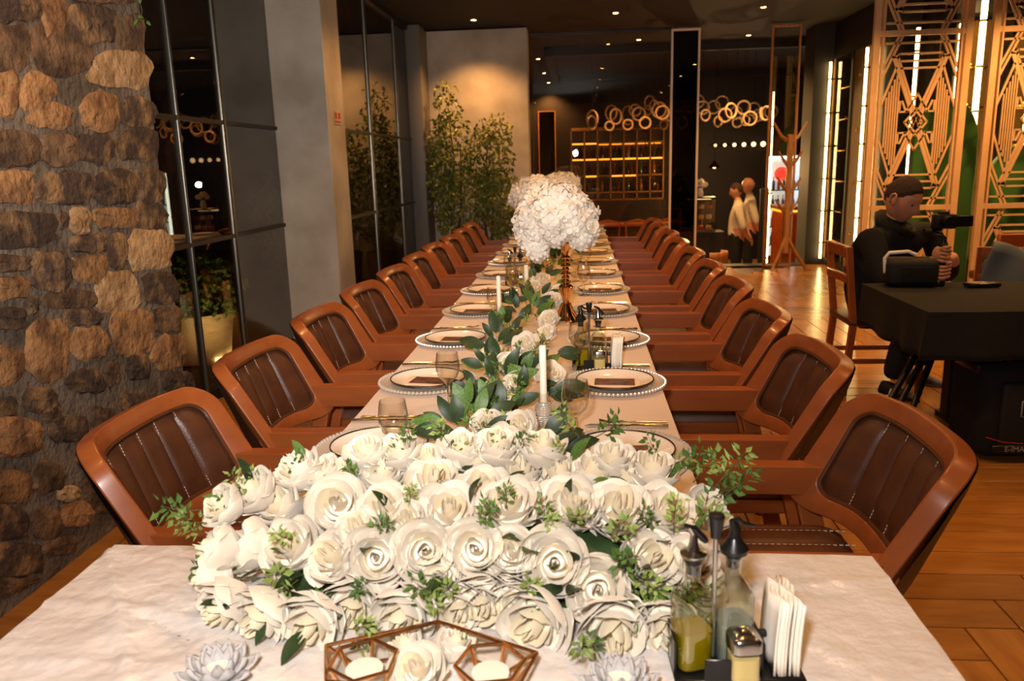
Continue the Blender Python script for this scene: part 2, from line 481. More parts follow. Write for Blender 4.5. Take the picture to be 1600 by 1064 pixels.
# sunk frame in the far ceiling
tr = B()
for x0, x1, y0, y1 in ((-.5, 4.6, 12.4, 12.5), (-.5, 4.6, 16.4, 16.5), (-.5, -.38, 12.4, 16.5), (4.48, 4.6, 12.4, 16.5)): tr.box(x0, x1, y0, y1, CEIL - .12, CEIL)
struct(tr.obj('trim_2', 'dark_wall', smooth=False), 'dark timber frame on the far ceiling')
struct(B().box(3.06, 3.68, 11.22, 11.7, LOWZ, CEIL).obj('wall_pier', 'dark_wall', smooth=False), 'dark pier beside the coat stand')
# --- concrete column and end wall
struct(B().box(-2.42, XL, 6.40, 6.86, 0, CEIL).obj('wall_column', 'concrete', bevel=.006, seg=1), 'grey concrete column by the glass wall')
struct(B().box(-2.06, -.63, 10.42, 10.72, 0, CEIL - .015).obj('wall_end', 'concrete', bevel=.006, seg=1), 'concrete wall behind the leafy tree')
struct(B().box(-2.1, -1.88, 9.95, 10.42, 0, CEIL).obj('trim_3', 'post_grey', bevel=.02), 'dark grey post at the end of the glass wall')
# --- glass walls
def glass_wall(name, x, y0, y1, mull, zs, label):
    fr = B()
    fr.box(x - .06, x + .03, y0, y1, 0, .07); fr.box(x - .06, x + .03, y0, y1, CEIL - .06, CEIL)
    w_ = struct(fr.obj(name, 'transom', smooth=False), label)
    ys = [y0] + [m for m, _ in mull] + [y1]
    for a, b in zip(ys[:-1], ys[1:]):
        for za, zb in zip([.07] + zs, zs + [CEIL - .06]):
            B().box(x - .012, x - .004, a, b, za, zb).obj('pane', 'window_glass', w_, smooth=False)
    for m, wd in mull:
        p = [(-.03, -wd), (.006, -wd), (.014, -wd * .7), (.018, 0), (.014, wd * .7), (.006, wd), (-.03, wd)]
        o = B().prism(p, .07, CEIL - .06).obj('mullion', 'mullion', w_, angle=60); o.location = (x, m, 0)
    for z_ in zs:
        B().box(x - .02, x + .012, y0, y1, z_ - .014, z_ + .014).obj('transom', 'transom', w_, smooth=False)
    return w_
glass_wall('window_1', -2.40, 3.70, 6.40, [(4.78, .012), (5.43, .022)], [1.02, 1.78], 'tall night window between stone wall and column')
glass_wall('window_2', -2.05, 6.86, 9.95, [(8.03, .022), (9.3, .022)], [1.02, 1.78], 'tall night window behind the left chairs')
# --- outdoors
struct(B().box(-12, -2.47, 2.5, 16, -.3, -.12).obj('ground', 'outside', smooth=False), 'dark terrace outside the window')
# --- glazed partition at the step
fr = B().box(-.63, 1.2, 11.0, 11.05, 0, .03).box(-.63, 1.2, 11.0, 11.05, CEIL - .03, CEIL)
w3 = struct(fr.obj('window_3', 'transom', smooth=False), 'clear glass partition in front of the bar')
B().box(-.63, 1.2, 11.02, 11.03, .03, CEIL - .03).obj('pane', 'pane_clear', w3, smooth=False)
def frame_panel(x0, x1, y, z0, z1, label, t=.028, m='frame_pale', pane='pane_tint', grp='slim framed glass panels'):
    t_ = thing('framed_glass_panel', label, 'glass panel', (x0, y, z0), 0, grp)
    w_, h = x1 - x0, z1 - z0
    for a in ((0, t, 0, h), (w_ - t, w_, 0, h)): B().box(a[0], a[1], -.02, .02, a[2], a[3]).obj('upright', m, t_, bevel=.003, seg=1)
    for a in ((t, w_ - t, 0, t), (t, w_ - t, h - t, h)): B().box(a[0], a[1], -.02, .02, a[2], a[3]).obj('rail', m, t_, bevel=.003, seg=1)
    B().box(t, w_ - t, -.004, .004, t, h - t).obj('pane', pane, t_, smooth=False)
frame_panel(1.19, 1.56, 11.0, 0, CEIL - .02, 'tall copper framed dark glass panel behind the right row of chairs')
frame_panel(2.45, 2.82, 11.0, 0, CEIL - .02, 'tall copper framed glass panel behind the wooden coat stand', m='wood_pale', pane='pane_clear')
frame_panel(-.70, -.40, 14.3, LOWZ, 2.32, 'distant slim framed glass panel beside the concrete end wall', t=.016, m='wood_pale')

# ================================================================== LAMPS
def downlight(x, y, label, power=1.0, z=CEIL, lamp=True):
    t = thing('ceiling_light', label, 'light', (x, y, z), 0, 'recessed ceiling downlights')
    B().lathe([(.028, -.001), (.046, -.006), (.05, -.002), (.05, .0)], 20).obj('trim_ring', 'dark_metal', t)
    B().lathe([(.0001, -.0035), (.028, -.0035)], 16).obj('bulb', 'bulb', t)
    if lamp:
        l = bpy.data.lights.new('downlight', 'SPOT'); l.energy = DOWNLIGHT_W * power; l.color = DOWNLIGHT_RGB
        l.spot_size = math.radians(120); l.spot_blend = .8; l.shadow_soft_size = .04
        o = bpy.data.objects.new('downlight', l); COL.objects.link(o); o.parent = t; o.location = (0, 0, -.03)
DL = [((740, 31), 'downlight in front of the concrete end wall', 2.0), ((962, 20), 'downlight at the top centre of the ceiling', 1), ((1193, 11), 'downlight at the top right of the ceiling, by the framed panel', 1),
      ((998, 62), 'downlight left of the tall dark glass panel', 3.2), ((1170, 55), 'downlight between the two framed glass panels', 4.0),
      ((841, 92), 'nearest of the three far downlights in a row', 3.5), ((850, 114), 'middle one of the three far downlights in a row', 3.5), ((857, 129), 'farthest of the three far downlights in a row', 3.5)]
for (px, py), lb, pw in DL:
    p = on_z(px, py, CEIL); downlight(p.x, p.y, lb, pw)
for j, y in enumerate((6.7, 4.7, 2.7, .7, -1.3)):
    for i, x in enumerate((-1.21, .43, 2.08, 3.7)):
        downlight(x, y, 'ceiling downlight above the room, %s row from the bar, %s from the window wall' % (ORD[j + 1], ORD[i]), (1.1, 1, .85, .32, .16)[j] * ((1, 1, 1.6, 3.0)[i] if j == 0 else 1))
# ================================================================== CHAIRS
def rrect(a, b, r, k=8, seg=14):
    """rounded rectangle outline (y, h), same point count for any size"""
    pts = []
    for cx, cy, a0 in ((a - r, b - r, 0), (-(a - r), b - r, PI / 2), (-(a - r), -(b - r), PI), (a - r, -(b - r), 1.5 * PI)):
        for i in range(k + 1):
            t = a0 + PI / 2 * i / k
            pts.append((cx + r * math.cos(t), cy + r * math.sin(t)))
    out = []
    n = len(pts)
    for i in range(n):
        p, q = pts[i], pts[(i + 1) % n]
        out.append(p)
        if i % (k + 1) == k:
            for j in range(1, seg): out.append((p[0] + (q[0] - p[0]) * j / seg, p[1] + (q[1] - p[1]) * j / seg))
    return out
def shell(y, h, off=0.0):
    """point on the curved chair back; y across, h from the middle height, off towards the sitter"""
    def S(y, h):
        v = (h + .168) / .336; u = abs(y) / .29
        x = -.212 - .112 * v + (.165 * (1 - v) + .082 * v) * min(u, 1.02) ** 3.0
        return Vector((x, y, .470 + .336 * v))
    p = S(y, h); e = .004
    n = (S(y + e, h) - S(y - e, h)).cross(S(y, h + e) - S(y, h - e)).normalized()
    if n.x < 0: n = -n
    return p + n * off
def make_chair():
    t = thing('armchair', '', 'chair')
    oo, ii = rrect(.29, .168, .070), rrect(.247, .121, .045)
    n = len(oo); th = .022; b = B(); vs = []
    mid = [((o[0] + i[0]) / 2, (o[1] + i[1]) / 2) for o, i in zip(oo, ii)]
    rings = [(oo, th), (mid, th + .002), (ii, th), (ii, -th), (mid, -th), (oo, -th)]
    for pts, off in rings: vs += [shell(p[0], p[1], off) for p in pts]
    fs = []
    for k in range(6):
        k2 = (k + 1) % 6
        fs += [(k * n + i, k * n + (i + 1) % n, k2 * n + (i + 1) % n, k2 * n + i) for i in range(n)]
    b.add(vs, fs).obj('back_frame', 'wood', t, bevel=.005, seg=2, angle=50, wn=True)
    # leather cushion with six upright channels
    A, H, r = .249, .123, .045
    def lim(y): 
        d = abs(y) - (A - r); return H if d <= 0 else H - r + math.sqrt(max(0, r * r - d * d))
    def pad(u, v):
        y = (u * 2 - 1) * A * .9995; h = (v * 2 - 1) * lim(y)
        ch = abs(math.sin(u * 6 * PI)) ** .42 * .6
        edge = min(1, 4 * min(v, 1 - v) + .1) ** .6
        return shell(y, h, -.004 + .026 * ch * edge + .008 * edge)
    pd = B().grid(pad, 72, 14).obj('back_cushion', 'leather', t, angle=75)
    st = B()
    for k in range(1, 6):
        u = k / 6; y = (u * 2 - 1) * A + .004; l = lim(y) * .95
        m = 26
        for j in range(m):
            h0 = -l + 2 * l * (j + .18) / m; h1 = -l + 2 * l * (j + .82) / m
            st.tube([shell(y, h0, .0068), shell(y, h1, .0066)], .0011, 4)
    st.obj('stitching', 'thread', pd)['kind'] = 'stuff'
    B().tube([shell(p[0], p[1], .017) for p in rrect(.244, .118, .043)], .0055, 6, closed=True).obj('piping', 'leather', pd)
    B().grid(lambda u, v: shell((u * 2 - 1) * .283, (v * 2 - 1) * (.162 if abs(u * 2 - 1) < .75 else .162 - .05 * ((abs(u * 2 - 1) - .75) / .25) ** 2), -.026 - .006 * (1 - abs(2 * v - 1) ** 4)), 24, 8).obj('back_panel', 'leather_back', t)
    for s in (-1, 1):
        # arm: from the wing of the back to the front leg
        y = s * .262
        prof = [(-.150, .515), (-.150, .598), (.215, .602), (.222, .596), (.222, .525), (.212, .518)]
        B().prism([(p[0], p[1]) for p in prof], -.026, .026, T(0, y, 0) @ RX(PI / 2)).obj('arm', 'wood', t, bevel=.005, seg=2, wn=True)
        B().box(.165, .212, y - .022, y + .022, 0, .52).obj('leg', 'wood', t, bevel=.005, seg=1)
        B().add([(x + dx, y + dy, z) for x, z in ((-.235, 0), (-.118, .50)) for dx, dy in ((-.03, -.021), (.03, -.021), (.03, .021), (-.03, .021))],
                [(3, 2, 1, 0), (4, 5, 6, 7), (0, 1, 5, 4), (1, 2, 6, 5), (2, 3, 7, 6), (3, 0, 4, 7)]).obj('leg', 'wood', t, bevel=.005, seg=1)
    B().box(-.20, .20, -.238, .238, .335, .385).obj('seat_rail', 'wood', t, bevel=.008, seg=1)
    def seat(u, v):
        y = (u * 2 - 1) * .236; x = -.215 + v * .435
        ch = abs(math.sin(u * 6 * PI)) ** .5
        e = min(1, 6 * min(v, 1 - v)) ** .5 * min(1, 8 * min(u, 1 - u) + .0) ** .5
        return Vector((x, y, .388 + .062 * e + .008 * ch * e))
    se = B().grid(seat, 54, 16).obj('seat', 'leather', t, angle=75)
    st = B()
    for k in range(1, 6):
        y = (k / 6 * 2 - 1) * .236 + .003
        for j in range(26): st.box(-.19 + j * .0152, -.19 + j * .0152 + .009, y - .0008, y + .0008, .450, .4530)
    st.obj('stitching', 'thread', se)['kind'] = 'stuff'
    return t
chair = make_chair(); freeze(chair)
first = True
for side in ('left', 'right'):
    for i in range(10):
        c = chair if first else dup(chair); first = False
        if side == 'left':
            c.location = (-.912 + R.uniform(-.012, .012), 2.0 + .752 * i, 0); c.rotation_euler = (0, 0, R.uniform(-.02, .02)); sd = 'stone and glass wall'
        else:
            c.location = (.512 + R.uniform(-.012, .012), 1.91 + .775 * i, 0); c.rotation_euler = (0, 0, PI + R.uniform(-.02, .02)); sd = 'open floor'
        c.scale = (1.05, 1.06, 1.02)
        extra = {('left', 0): 'nearest wooden armchair in front of the stone wall, brown channelled leather back', ('right', 0): 'nearest wooden armchair on the right, large brown channelled leather back'}.get((side, i))
        tag(c, extra or 'brown leather and wood armchair, %s from the front along the %s side' % (ORD[i], sd), 'chair', 'armchairs along the banquet table')

# ================================================================== TABLES AND CLOTHS
TZ = .752
def table(name, label, x0, x1, y0, y1, ztop, m='wood'):
    t = thing(name, label, 'table', ((x0 + x1) / 2, (y0 + y1) / 2, 0))
    a, b = (x1 - x0) / 2 - .01, (y1 - y0) / 2 - .01
    B().box(-a, a, -b, b, ztop - .035, ztop - .004).obj('tabletop', m, t, bevel=.004, seg=1)
    for sx in (-1, 1):
        for sy in (-1, 1): B().box(sx * (a - .05) - .03, sx * (a - .05) + .03, sy * (b - .05) - .03, sy * (b - .05) + .03, 0, ztop - .035).obj('leg', m, t, smooth=False)
    return t
def cloth(name, label, x0, x1, y0, y1, z, drop, m, wave=.006, ridges=(), wr=.0015, res=.02, group=None, sides=(1, 1, 1, 1), foldw=.007, hgt=.0035):
    """tablecloth with rounded edges and hanging sides; sides = x0, x1, y0, y1 drops"""
    nx = max(8, int((x1 - x0) / res)); ny = max(8, int((y1 - y0) / res)); nd = 7
    def coords(a0, a1, n, d0, d1):
        out = []
        if d0: out += [(a0, -d * drop / nd) for d in range(nd, 0, -1)]
        out += [(a0 + (a1 - a0) * i / n, 0) for i in range(n + 1)]
        if d1: out += [(a1, -d * drop / nd) for d in range(1, nd + 1)]
        return out
    X = coords(x0, x1, nx, sides[0], sides[1]); Y = coords(y0, y1, ny, sides[2], sides[3])
    vs = []
    for x, dx in X:
        for y, dy in Y:
            dz = min(dx, dy); ox = oy = 0
            if dz < 0:
                k = -dz / drop
                if dx < 0: ox = (.010 * k + wave * k * math.sin(y * 21 + 2 * math.sin(y * 5))) * (1 if x == x1 else -1)
                if dy < 0: oy = (.010 * k + wave * k * math.sin(x * 19 + 1.7 * math.sin(x * 6))) * (1 if y == y1 else -1)
                zz = z + dz
            else:
                zz = z + wr * noise.noise(Vector((x * 6, y * 6, 1))) + wr * .6 * noise.noise(Vector((x * 19, y * 15, 4)))
                for (ax, ay, bx, by, hh) in ridges:
                    vx, vy = bx - ax, by - ay; L2 = vx * vx + vy * vy
                    tt = max(0, min(1, ((x - ax) * vx + (y - ay) * vy) / L2))
                    d = math.hypot(x - ax - tt * vx, y - ay - tt * vy)
                    zz += hh * hgt * math.exp(-(d / foldw) ** 2)
            vs.append((x + ox, y + oy, zz))
    w_ = len(Y)
    fs = [(i * w_ + j, (i + 1) * w_ + j, (i + 1) * w_ + j + 1, i * w_ + j + 1) for i in range(len(X) - 1) for j in range(w_ - 1)]
    o = B().add(vs, fs).obj(name, m, angle=80)
    md = o.modifiers.new('thick', 'SOLIDIFY'); md.thickness = .0015; md.offset = -1
    return tag(o, label, 'tablecloth', group)
TX0, TX1, TY0, TY1 = -.655, .255, 1.385, 9.02
FX0, FX1, FY0, FY1 = -.912, .52, .42, 1.372
table('banquet_table', 'very long banquet table under the cream cloth', TX0, TX1, TY0, TY1, TZ - .002)
table('end_table', 'wide table across the near end under the white satin cloth', FX0, FX1, FY0, FY1, TZ - .002)
rg = [(R.uniform(TX0, TX1), y, R.uniform(TX0, TX1), y + R.uniform(-.05, .05), R.uniform(.3, .7)) for y in [1.7 + .31 * k for k in range(20)]]
cloth('long_tablecloth', 'cream cloth running the whole length of the banquet table', TX0, TX1, TY0, TY1, TZ, .17, 'cloth', ridges=rg, res=.03, sides=(1, 1, 0, 1), foldw=.02, hgt=.004)
def q2(px, py): p = on_z(px, py, TZ); return (p.x, p.y)
rg = []
for a, b, h in (((169, 862), (201, 1062), 1.6), ((70, 940), (190, 947), 1), ((190, 947), (330, 972), 1.4), ((0, 1032), (200, 1036), 1), ((200, 1036), (300, 1045), 1), ((175, 862), (330, 884), .8), ((230, 960), (300, 1000), -1.5),
                ((1180, 915), (1390, 905), .7), ((1200, 960), (1380, 1064), .8), ((1300, 900), (1450, 1010), .5)):
    rg.append(q2(*a) + q2(*b) + (h,))
cloth('satin_tablecloth', 'shiny white satin cloth with pressed folds on the near end table', FX0, FX1, FY0, FY1, TZ, .24, 'satin', ridges=rg, res=.011, wr=.003, foldw=.008, hgt=.004)

# ================================================================== PLACE SETTINGS
chg_body = B().lathe([(.0001, .003), (.105, .003), (.118, .006), (.150, .011), (.160, .012), (.160, .009), (.148, .007), (.116, .002), (.105, .0)], 48).mesh('charger_body', 'charger_glass')
bd = B()
for k in range(76):
    a = 2 * PI * k / 76
    bd.sphere((.1605 * math.cos(a), .1605 * math.sin(a), .0125), .0056, 6, 4)
chg_bead = bd.mesh('bead_rim', 'bead')
plate_body = B().lathe([(.0001, .004), (.078, .004), (.086, .007), (.122, .0165), (.1245, .0185), (.124, .016), (.088, .004), (.078, .0), (.0001, .0)], 48).mesh('plate_body', 'porcelain')
plate_rim = B().tube([(.1232 * math.cos(2 * PI * k / 48), .1232 * math.sin(2 * PI * k / 48), .0180) for k in range(48)], .0022, 6, closed=True).mesh('gold_rim', 'rim_dark')
card_me = B().box(-.084, .084, -.055, .055, 0, .0012).mesh('card', 'card', smooth=False)
photo_me = B().box(-.060, .068, -.034, .044, .0012, .0018).mesh('photo_print', 'photo', smooth=False)
knife_me = B().tube([(-.11, 0, .004), (-.06, 0, .006), (-.01, 0, .005)], [.006, .0065, .004], 8, flat=.6).add([(-.01, -.004, .003), (.10, -.009, .0025), (.115, .006, .0025), (-.01, .006, .003), (-.01, -.004, .0045), (.10, -.009, .0035), (.115, .006, .0035), (-.01, .006, .0045)], [(3, 2, 1, 0), (4, 5, 6, 7), (0, 1, 5, 4), (1, 2, 6, 5), (2, 3, 7, 6), (3, 0, 4, 7)]).mesh('knife', 'silver')
fk = B().tube([(-.10, 0, .004), (-.05, 0, .005), (.02, 0, .006), (.04, 0, .008)], [.006, .005, .003, .006], 8, flat=.5)
for s in (-.0075, -.0025, .0025, .0075): fk.tube([(.038, s * .8, .008), (.06, s, .006), (.085, s, .012)], .0014, 5)
fork_me = fk.mesh('fork', 'silver')
glass_prof = [(.0001, .003), (.012, .004), (.031, .0012), (.033, .0), (.033, .0022), (.012, .0065), (.0052, .012), (.0045, .03), (.006, .052), (.0048, .062), (.012, .072), (.028, .088), (.036, .110), (.036, .128), (.033, .150), (.031, .163), (.0303, .163), (.0323, .150), (.0352, .128), (.0352, .111), (.0272, .090), (.010, .074), (.0001, .072)]
glass_me = B().lathe(glass_prof, 32).mesh('wine_glass', 'goblet_glass')
foot_me = B().lathe([(.0042, .012), (.0038, .03), (.0055, .052), (.0042, .062)], 12).mesh('stem', 'crystal')
def put(name, me, loc, rz, label, cat, group, parts=(), tilt=0, part0=None):
    o = bpy.data.objects.new(name, me); COL.objects.link(o)
    o.location = loc; o.rotation_euler = (tilt, 0, rz)
    tag(o, label, cat, group)
    for nm, me2 in parts: link(nm, me2, o)
    return o
side_nm = {'l': 'left', 'r': 'right'}
for sd, x, y0 in (('l', -.505, 1.895), ('r', .105, 1.868)):
    for i in range(12):
        y = y0 + .636 * i; x_ = x + R.uniform(-.008, .008)
        a = '%s from the front on the %s side of the long table' % (ORD[i], side_nm[sd])
        put('charger_plate', chg_body, (x_, y, TZ + .002), R.uniform(0, 1), 'beaded glass charger plate, ' + a, 'charger', 'beaded chargers', [('bead_rim', chg_bead)])
        put('dinner_plate', plate_body, (x_, y, TZ + .0062), 0, 'white gold rimmed plate, ' + a, 'plate', 'dinner plates', [('gold_rim', plate_rim)])
        if i < 10: put('photo_card', card_me, (x_ + (.005 if sd == 'l' else -.005), y - .01, TZ + .0118), R.uniform(-.12, .12) - (.12 if sd == 'l' else 0), 'brown photo card on plate, ' + a.replace(' of the long table', ''), 'card', 'photo cards', [('photo_print', photo_me)])
        if i < 8:
            cx = x_ - .03 if sd == 'l' else x_ + .02
            cy = y + .215 + (.02 if sd == 'l' else -.0)
            put('knife', knife_me, (cx, cy, TZ + .003), (0 if sd == 'l' else PI) + R.uniform(-.05, .05), 'silver knife beside plate, ' + a, 'knife', 'knives')
            put('fork', fork_me, (cx + .01, cy + .024, TZ + .003), (0 if sd == 'l' else PI) + R.uniform(-.08, .08), 'silver fork beside plate, ' + a, 'fork', 'forks')
GL = [((619, 728), 'empty glass behind the left rim of the rose arrangement'), ((702, 634), 'wine glass beside the second left plate'), ((900, 690), 'nearest wine glass on the right, in front of the second right plate'),
      ((905, 576), 'wine glass in front of the middle cruet stand'), ((774, 505), 'wine glass beside the fourth left plate'), ((802, 470), 'wine glass left of the gold flower stand near the white candle'), ((912, 462), 'wine glass right of the gold flower stand, nearer one'),
      ((900, 440), 'wine glass right of the gold flower stand, farther one'), ((916, 425), 'wine glass far right under the white flower ball'), ((797, 442), 'wine glass beside the far cruet stand')]
for (px, py), lb in GL:
    p = on_z(px, py, TZ)
    put('wine_glass', glass_me, (p.x, p.y, TZ + .002), 0, lb, 'glass', 'wine glasses', [('stem', foot_me)])

# --- candles in knitted-texture glass holders
hold = B()
for zc, r in ((.022, .024), (.052, .02)):
    for k in range(9):
        zz = zc - r * .9 + r * 1.8 * k / 8; rr = math.sqrt(max(1e-6, r * r - (zz - zc) ** 2)) + .002
        hold.tube([(rr * math.cos(2 * PI * j / 20), rr * math.sin(2 * PI * j / 20), zz + .0012 * (-1) ** j) for j in range(20)], .0022, 5, closed=True)
hold_me = hold.lathe([(.0001, .0), (.02, .001), (.021, .022), (.017, .04), (.018, .055), (.012, .07)], 16).mesh('candle_holder', 'bead')
cup_me = B().lathe([(.012, .07), (.0135, .098), (.0142, .098), (.0142, .07)], 16).mesh('glass_cup', 'clear')
can_me = B().lathe([(.0001, .0), (.0098, .0), (.0098, .150), (.0085, .156), (.0001, .158)], 16).mesh('candle', 'wax')
wick_me = B().tube([(0, 0, .156), (.0006, 0, .164), (.002, .001, .170)], .0012, 5).mesh('wick', 'black_matte')
for (px, py), lb, s in (((850, 668), 'white taper candle in a knobbly glass holder, nearest one', 1), ((781, 512), 'white taper candle on the left of the greenery', 1), ((823, 462), 'thick white candle beside the greenery near the gold stand', 1.25), ((857, 420), 'white candle behind the gold flower stand', 1)):
    p = on_z(px, py, TZ)
    put('candle_holder', hold_me, (p.x, p.y, TZ + .002), 0, 'glass holder under the ' + lb.replace(' in a knobbly glass holder', ''), 'candle holder', 'candle holders', [('glass_cup', cup_me)])
    c = put('taper_candle', can_me, (p.x, p.y, TZ + .074), 0, lb, 'candle', 'taper candles', [('wick', wick_me)])
    c.scale = (s, s, 1 if s == 1 else .6)

# --- cruet sets
def sqprof(pts, n=24, p=5):
    """lathe with rounded-square section"""
    b = B()
    def fn(u, v):
        i = min(len(pts) - 2, int(v * (len(pts) - 1) + 1e-6)); f_ = v * (len(pts) - 1) - i
        r = pts[i][0] + (pts[i + 1][0] - pts[i][0]) * f_; z_ = pts[i][1] + (pts[i + 1][1] - pts[i][1]) * f_
        sq = pts[i][2] + (pts[i + 1][2] - pts[i][2]) * f_
        a = 2 * PI * u; c, s = math.cos(a), math.sin(a)
        k = 1 / (abs(c) ** p + abs(s) ** p) ** (1 / p)
        k = 1 + (k - 1) * sq
        return (r * k * c, r * k * s, z_)
    return b.grid(fn, n, len(pts) - 1, closed_u=True)
bot_me = sqprof([(.0001, .002, 1), (.024, .002, 1), (.026, .006, 1), (.026, .098, 1), (.0235, .108, .8), (.0125, .124, 0), (.0105, .132, 0), (.0105, .150, 0), (.012, .152, 0), (.012, .156, 0), (.009, .156, 0)]).mesh('bottle', 'bottle_glass', angle=50)
oil_me = sqprof([(.0001, .004, 1), (.0243, .004, 1), (.0243, .058, 1), (.0001, .058, 1)]).mesh('oil', 'oil', angle=50)
vin_me = sqprof([(.0001, .004, 1), (.0243, .004, 1), (.0243, .060, 1), (.0001, .060, 1)]).mesh('vinegar', 'vinegar', angle=50)
cork_me = B().lathe([(.0095, .140), (.0095, .158), (.0125, .158), (.0125, .161), (.0095, .163)], 16).mesh('stopper', 'black_plastic')
cap_me = B().lathe([(.010, .160), (.0175, .166), (.0185, .170), (.009, .174), (.006, .186), (.0045, .20)], 18).tube([(0, 0, .196), (-.004, 0, .204), (-.008, 0, .21)], .0042, 8).mesh('metal_spout', 'steel')
lev_me = B().tube([(-.014, 0, .213), (0, 0, .206), (.014, 0, .19), (.019, 0, .184)], [.003, .005, .0055, .004], 8).mesh('pour_flap', 'black_plastic')
bcap_me = B().lathe([(.010, .158), (.019, .162), (.02, .168), (.013, .177), (.009, .184)], 18).tube([(0, 0, .182), (.001, 0, .196), (-.004, 0, .21)], [.009, .0075, .005], 10).tube([(-.006, 0, .208), (.004, 0, .211), (.012, 0, .203), (.03, 0, .198)], [.003, .004, .0035, .0025], 8).mesh('pump_cap', 'black_plastic')
shk_me = sqprof([(.0001, 0, 1), (.02, 0, 1), (.0205, .003, 1), (.0205, .048, 1), (.019, .05, 1)]).mesh('shaker', 'clear', angle=50)
salt_me = sqprof([(.0001, .003, 1), (.0188, .003, 1), (.0188, .036, 1), (.0001, .038, 1)]).mesh('salt', 'salt', angle=50)
lid_me = sqprof([(.0215, .046, 1), (.0215, .062, 1), (.019, .066, 1), (.008, .072, .6), (.0001, .073, .3)]).mesh('lid', 'steel', angle=50)
def cruet(loc, rz, where, detailed=True, swap=1):
    mx = T(*loc) @ RZ(rz)
    t = thing('cruet_stand', 'black cruet stand with steel rod and knob, ' + where, 'cruet stand', group='cruet stands', mx=mx)
    B().box(-.06, .12, -.045, .045, 0, .006).obj('base', 'black_plastic', t, bevel=.002, seg=1)
    B().tube([(0, .0, .004), (0, .0, .205)], .0036, 10).obj('rod', 'steel', t)
    B().lathe([(.0001, .196), (.0075, .197), (.0105, .224), (.0115, .228), (.0105, .231), (.0001, .232)], 18).obj('knob', 'black_plastic', t)
    for nm, xx in (('clip', -.058), ('clip', .062)):
        B().box(xx - .0015, xx + .0015, -.03, .03, .004, .055).obj(nm, 'black_plastic', t, smooth=False)
    B().tube([(.062, 0, .05), (.074, 0, .05)], .006, 10).obj('screw', 'black_plastic', t)
    B().box(-.02, .02, -.046, -.043, .004, .038).obj('front_plate', 'black_plastic', t, bevel=.002, seg=1)
    def sub(nm, me, x, y, label, cat, parts, rz2=0, grp=None):
        o = bpy.data.objects.new(nm, me); COL.objects.link(o); o.matrix_world = mx @ T(x, y, .006) @ RZ(rz2); tag(o, label, cat, grp)
        for n2, m2 in parts: link(n2, m2, o)
    sub('oil_bottle', bot_me, -.031 * swap, -.004, 'square glass bottle with chrome pourer, ' + where, 'bottle', [('oil' if swap > 0 else 'vinegar', oil_me if swap > 0 else vin_me), ('stopper', cork_me), ('metal_spout', cap_me), ('pour_flap', lev_me)], .3, 'cruet bottles')
    sub('vinegar_bottle', bot_me, .029 * swap, .014, 'bottle with black pump cap, ' + where, 'bottle', [('vinegar' if swap > 0 else 'oil', vin_me if swap > 0 else oil_me), ('stopper', cork_me), ('pump_cap', bcap_me)], .2, 'cruet bottles')
    sub('salt_shaker', shk_me, .034, -.036, 'square glass shaker with steel lid, ' + where, 'shaker', [('salt', salt_me), ('lid', lid_me)], .1, 'shakers')
    nb = B()
    for k in range(9):
        x = .078 + .0036 * k; dz = R.uniform(-.003, .003)
        nb.grid(lambda u, v: (x + .006 * v * v + .004 * math.sin(u * 9 + k), -.04 + .08 * u + .004 * v, .008 + (.105 + dz) * v), 6, 5)
    o = nb.obj('napkin_stack', 'napkin', angle=60); o.matrix_world = mx
    md = o.modifiers.new('t', 'SOLIDIFY'); md.thickness = .003
    tag(o, 'stack of upright folded white paper napkins, ' + where, 'napkins', 'napkin stacks')
cruet((.183, 1.035, TZ + .001), .05, 'on the near satin cloth')
p = on_z(921, 577, TZ); cruet((p.x, p.y + .02, TZ + .001), 0, 'beside the right plates before the gold stand', swap=-1)
p = on_z(806, 447, TZ); cruet((p.x, p.y, TZ + .001), 0, 'at the far left under the flower ball')
# ================================================================== FLOWERS
def petal(b, r, h, a, w_, flare, curl, seed, close=0.0, z0=0.0, nu=7, nv=7):
    rr = random.Random(seed); ph = rr.uniform(0, 6); tw = rr.uniform(-.12, .12)
    def fn(u, v):
        s = u * 2 - 1
        an = a + s * w_ * (.55 + .45 * math.sin(min(1, v * 1.25) * PI / 2)) * (1 - .30 * max(0, (v - .6) / .4) ** 2) + tw * v
        rad = r * (.36 + .68 * math.sin(v * 2.05)) + flare * v ** 3 - close * r * v ** 2
        rad += r * .11 * s + .0012 * math.sin(3 * s + ph) * v
        hz = h * v * (1 - .26 * abs(s) ** 3 + .05 * max(0, 1 - abs(s) * 3)) + .0022 * math.sin(5 * s + ph) * v
        if v > .5:
            c = (v - .5) / .5
            rad += curl * c ** 1.4; hz -= curl * .40 * c * c
        return (rad * math.cos(an), rad * math.sin(an), z0 + hz)
    return b.grid(fn, nu, nv)
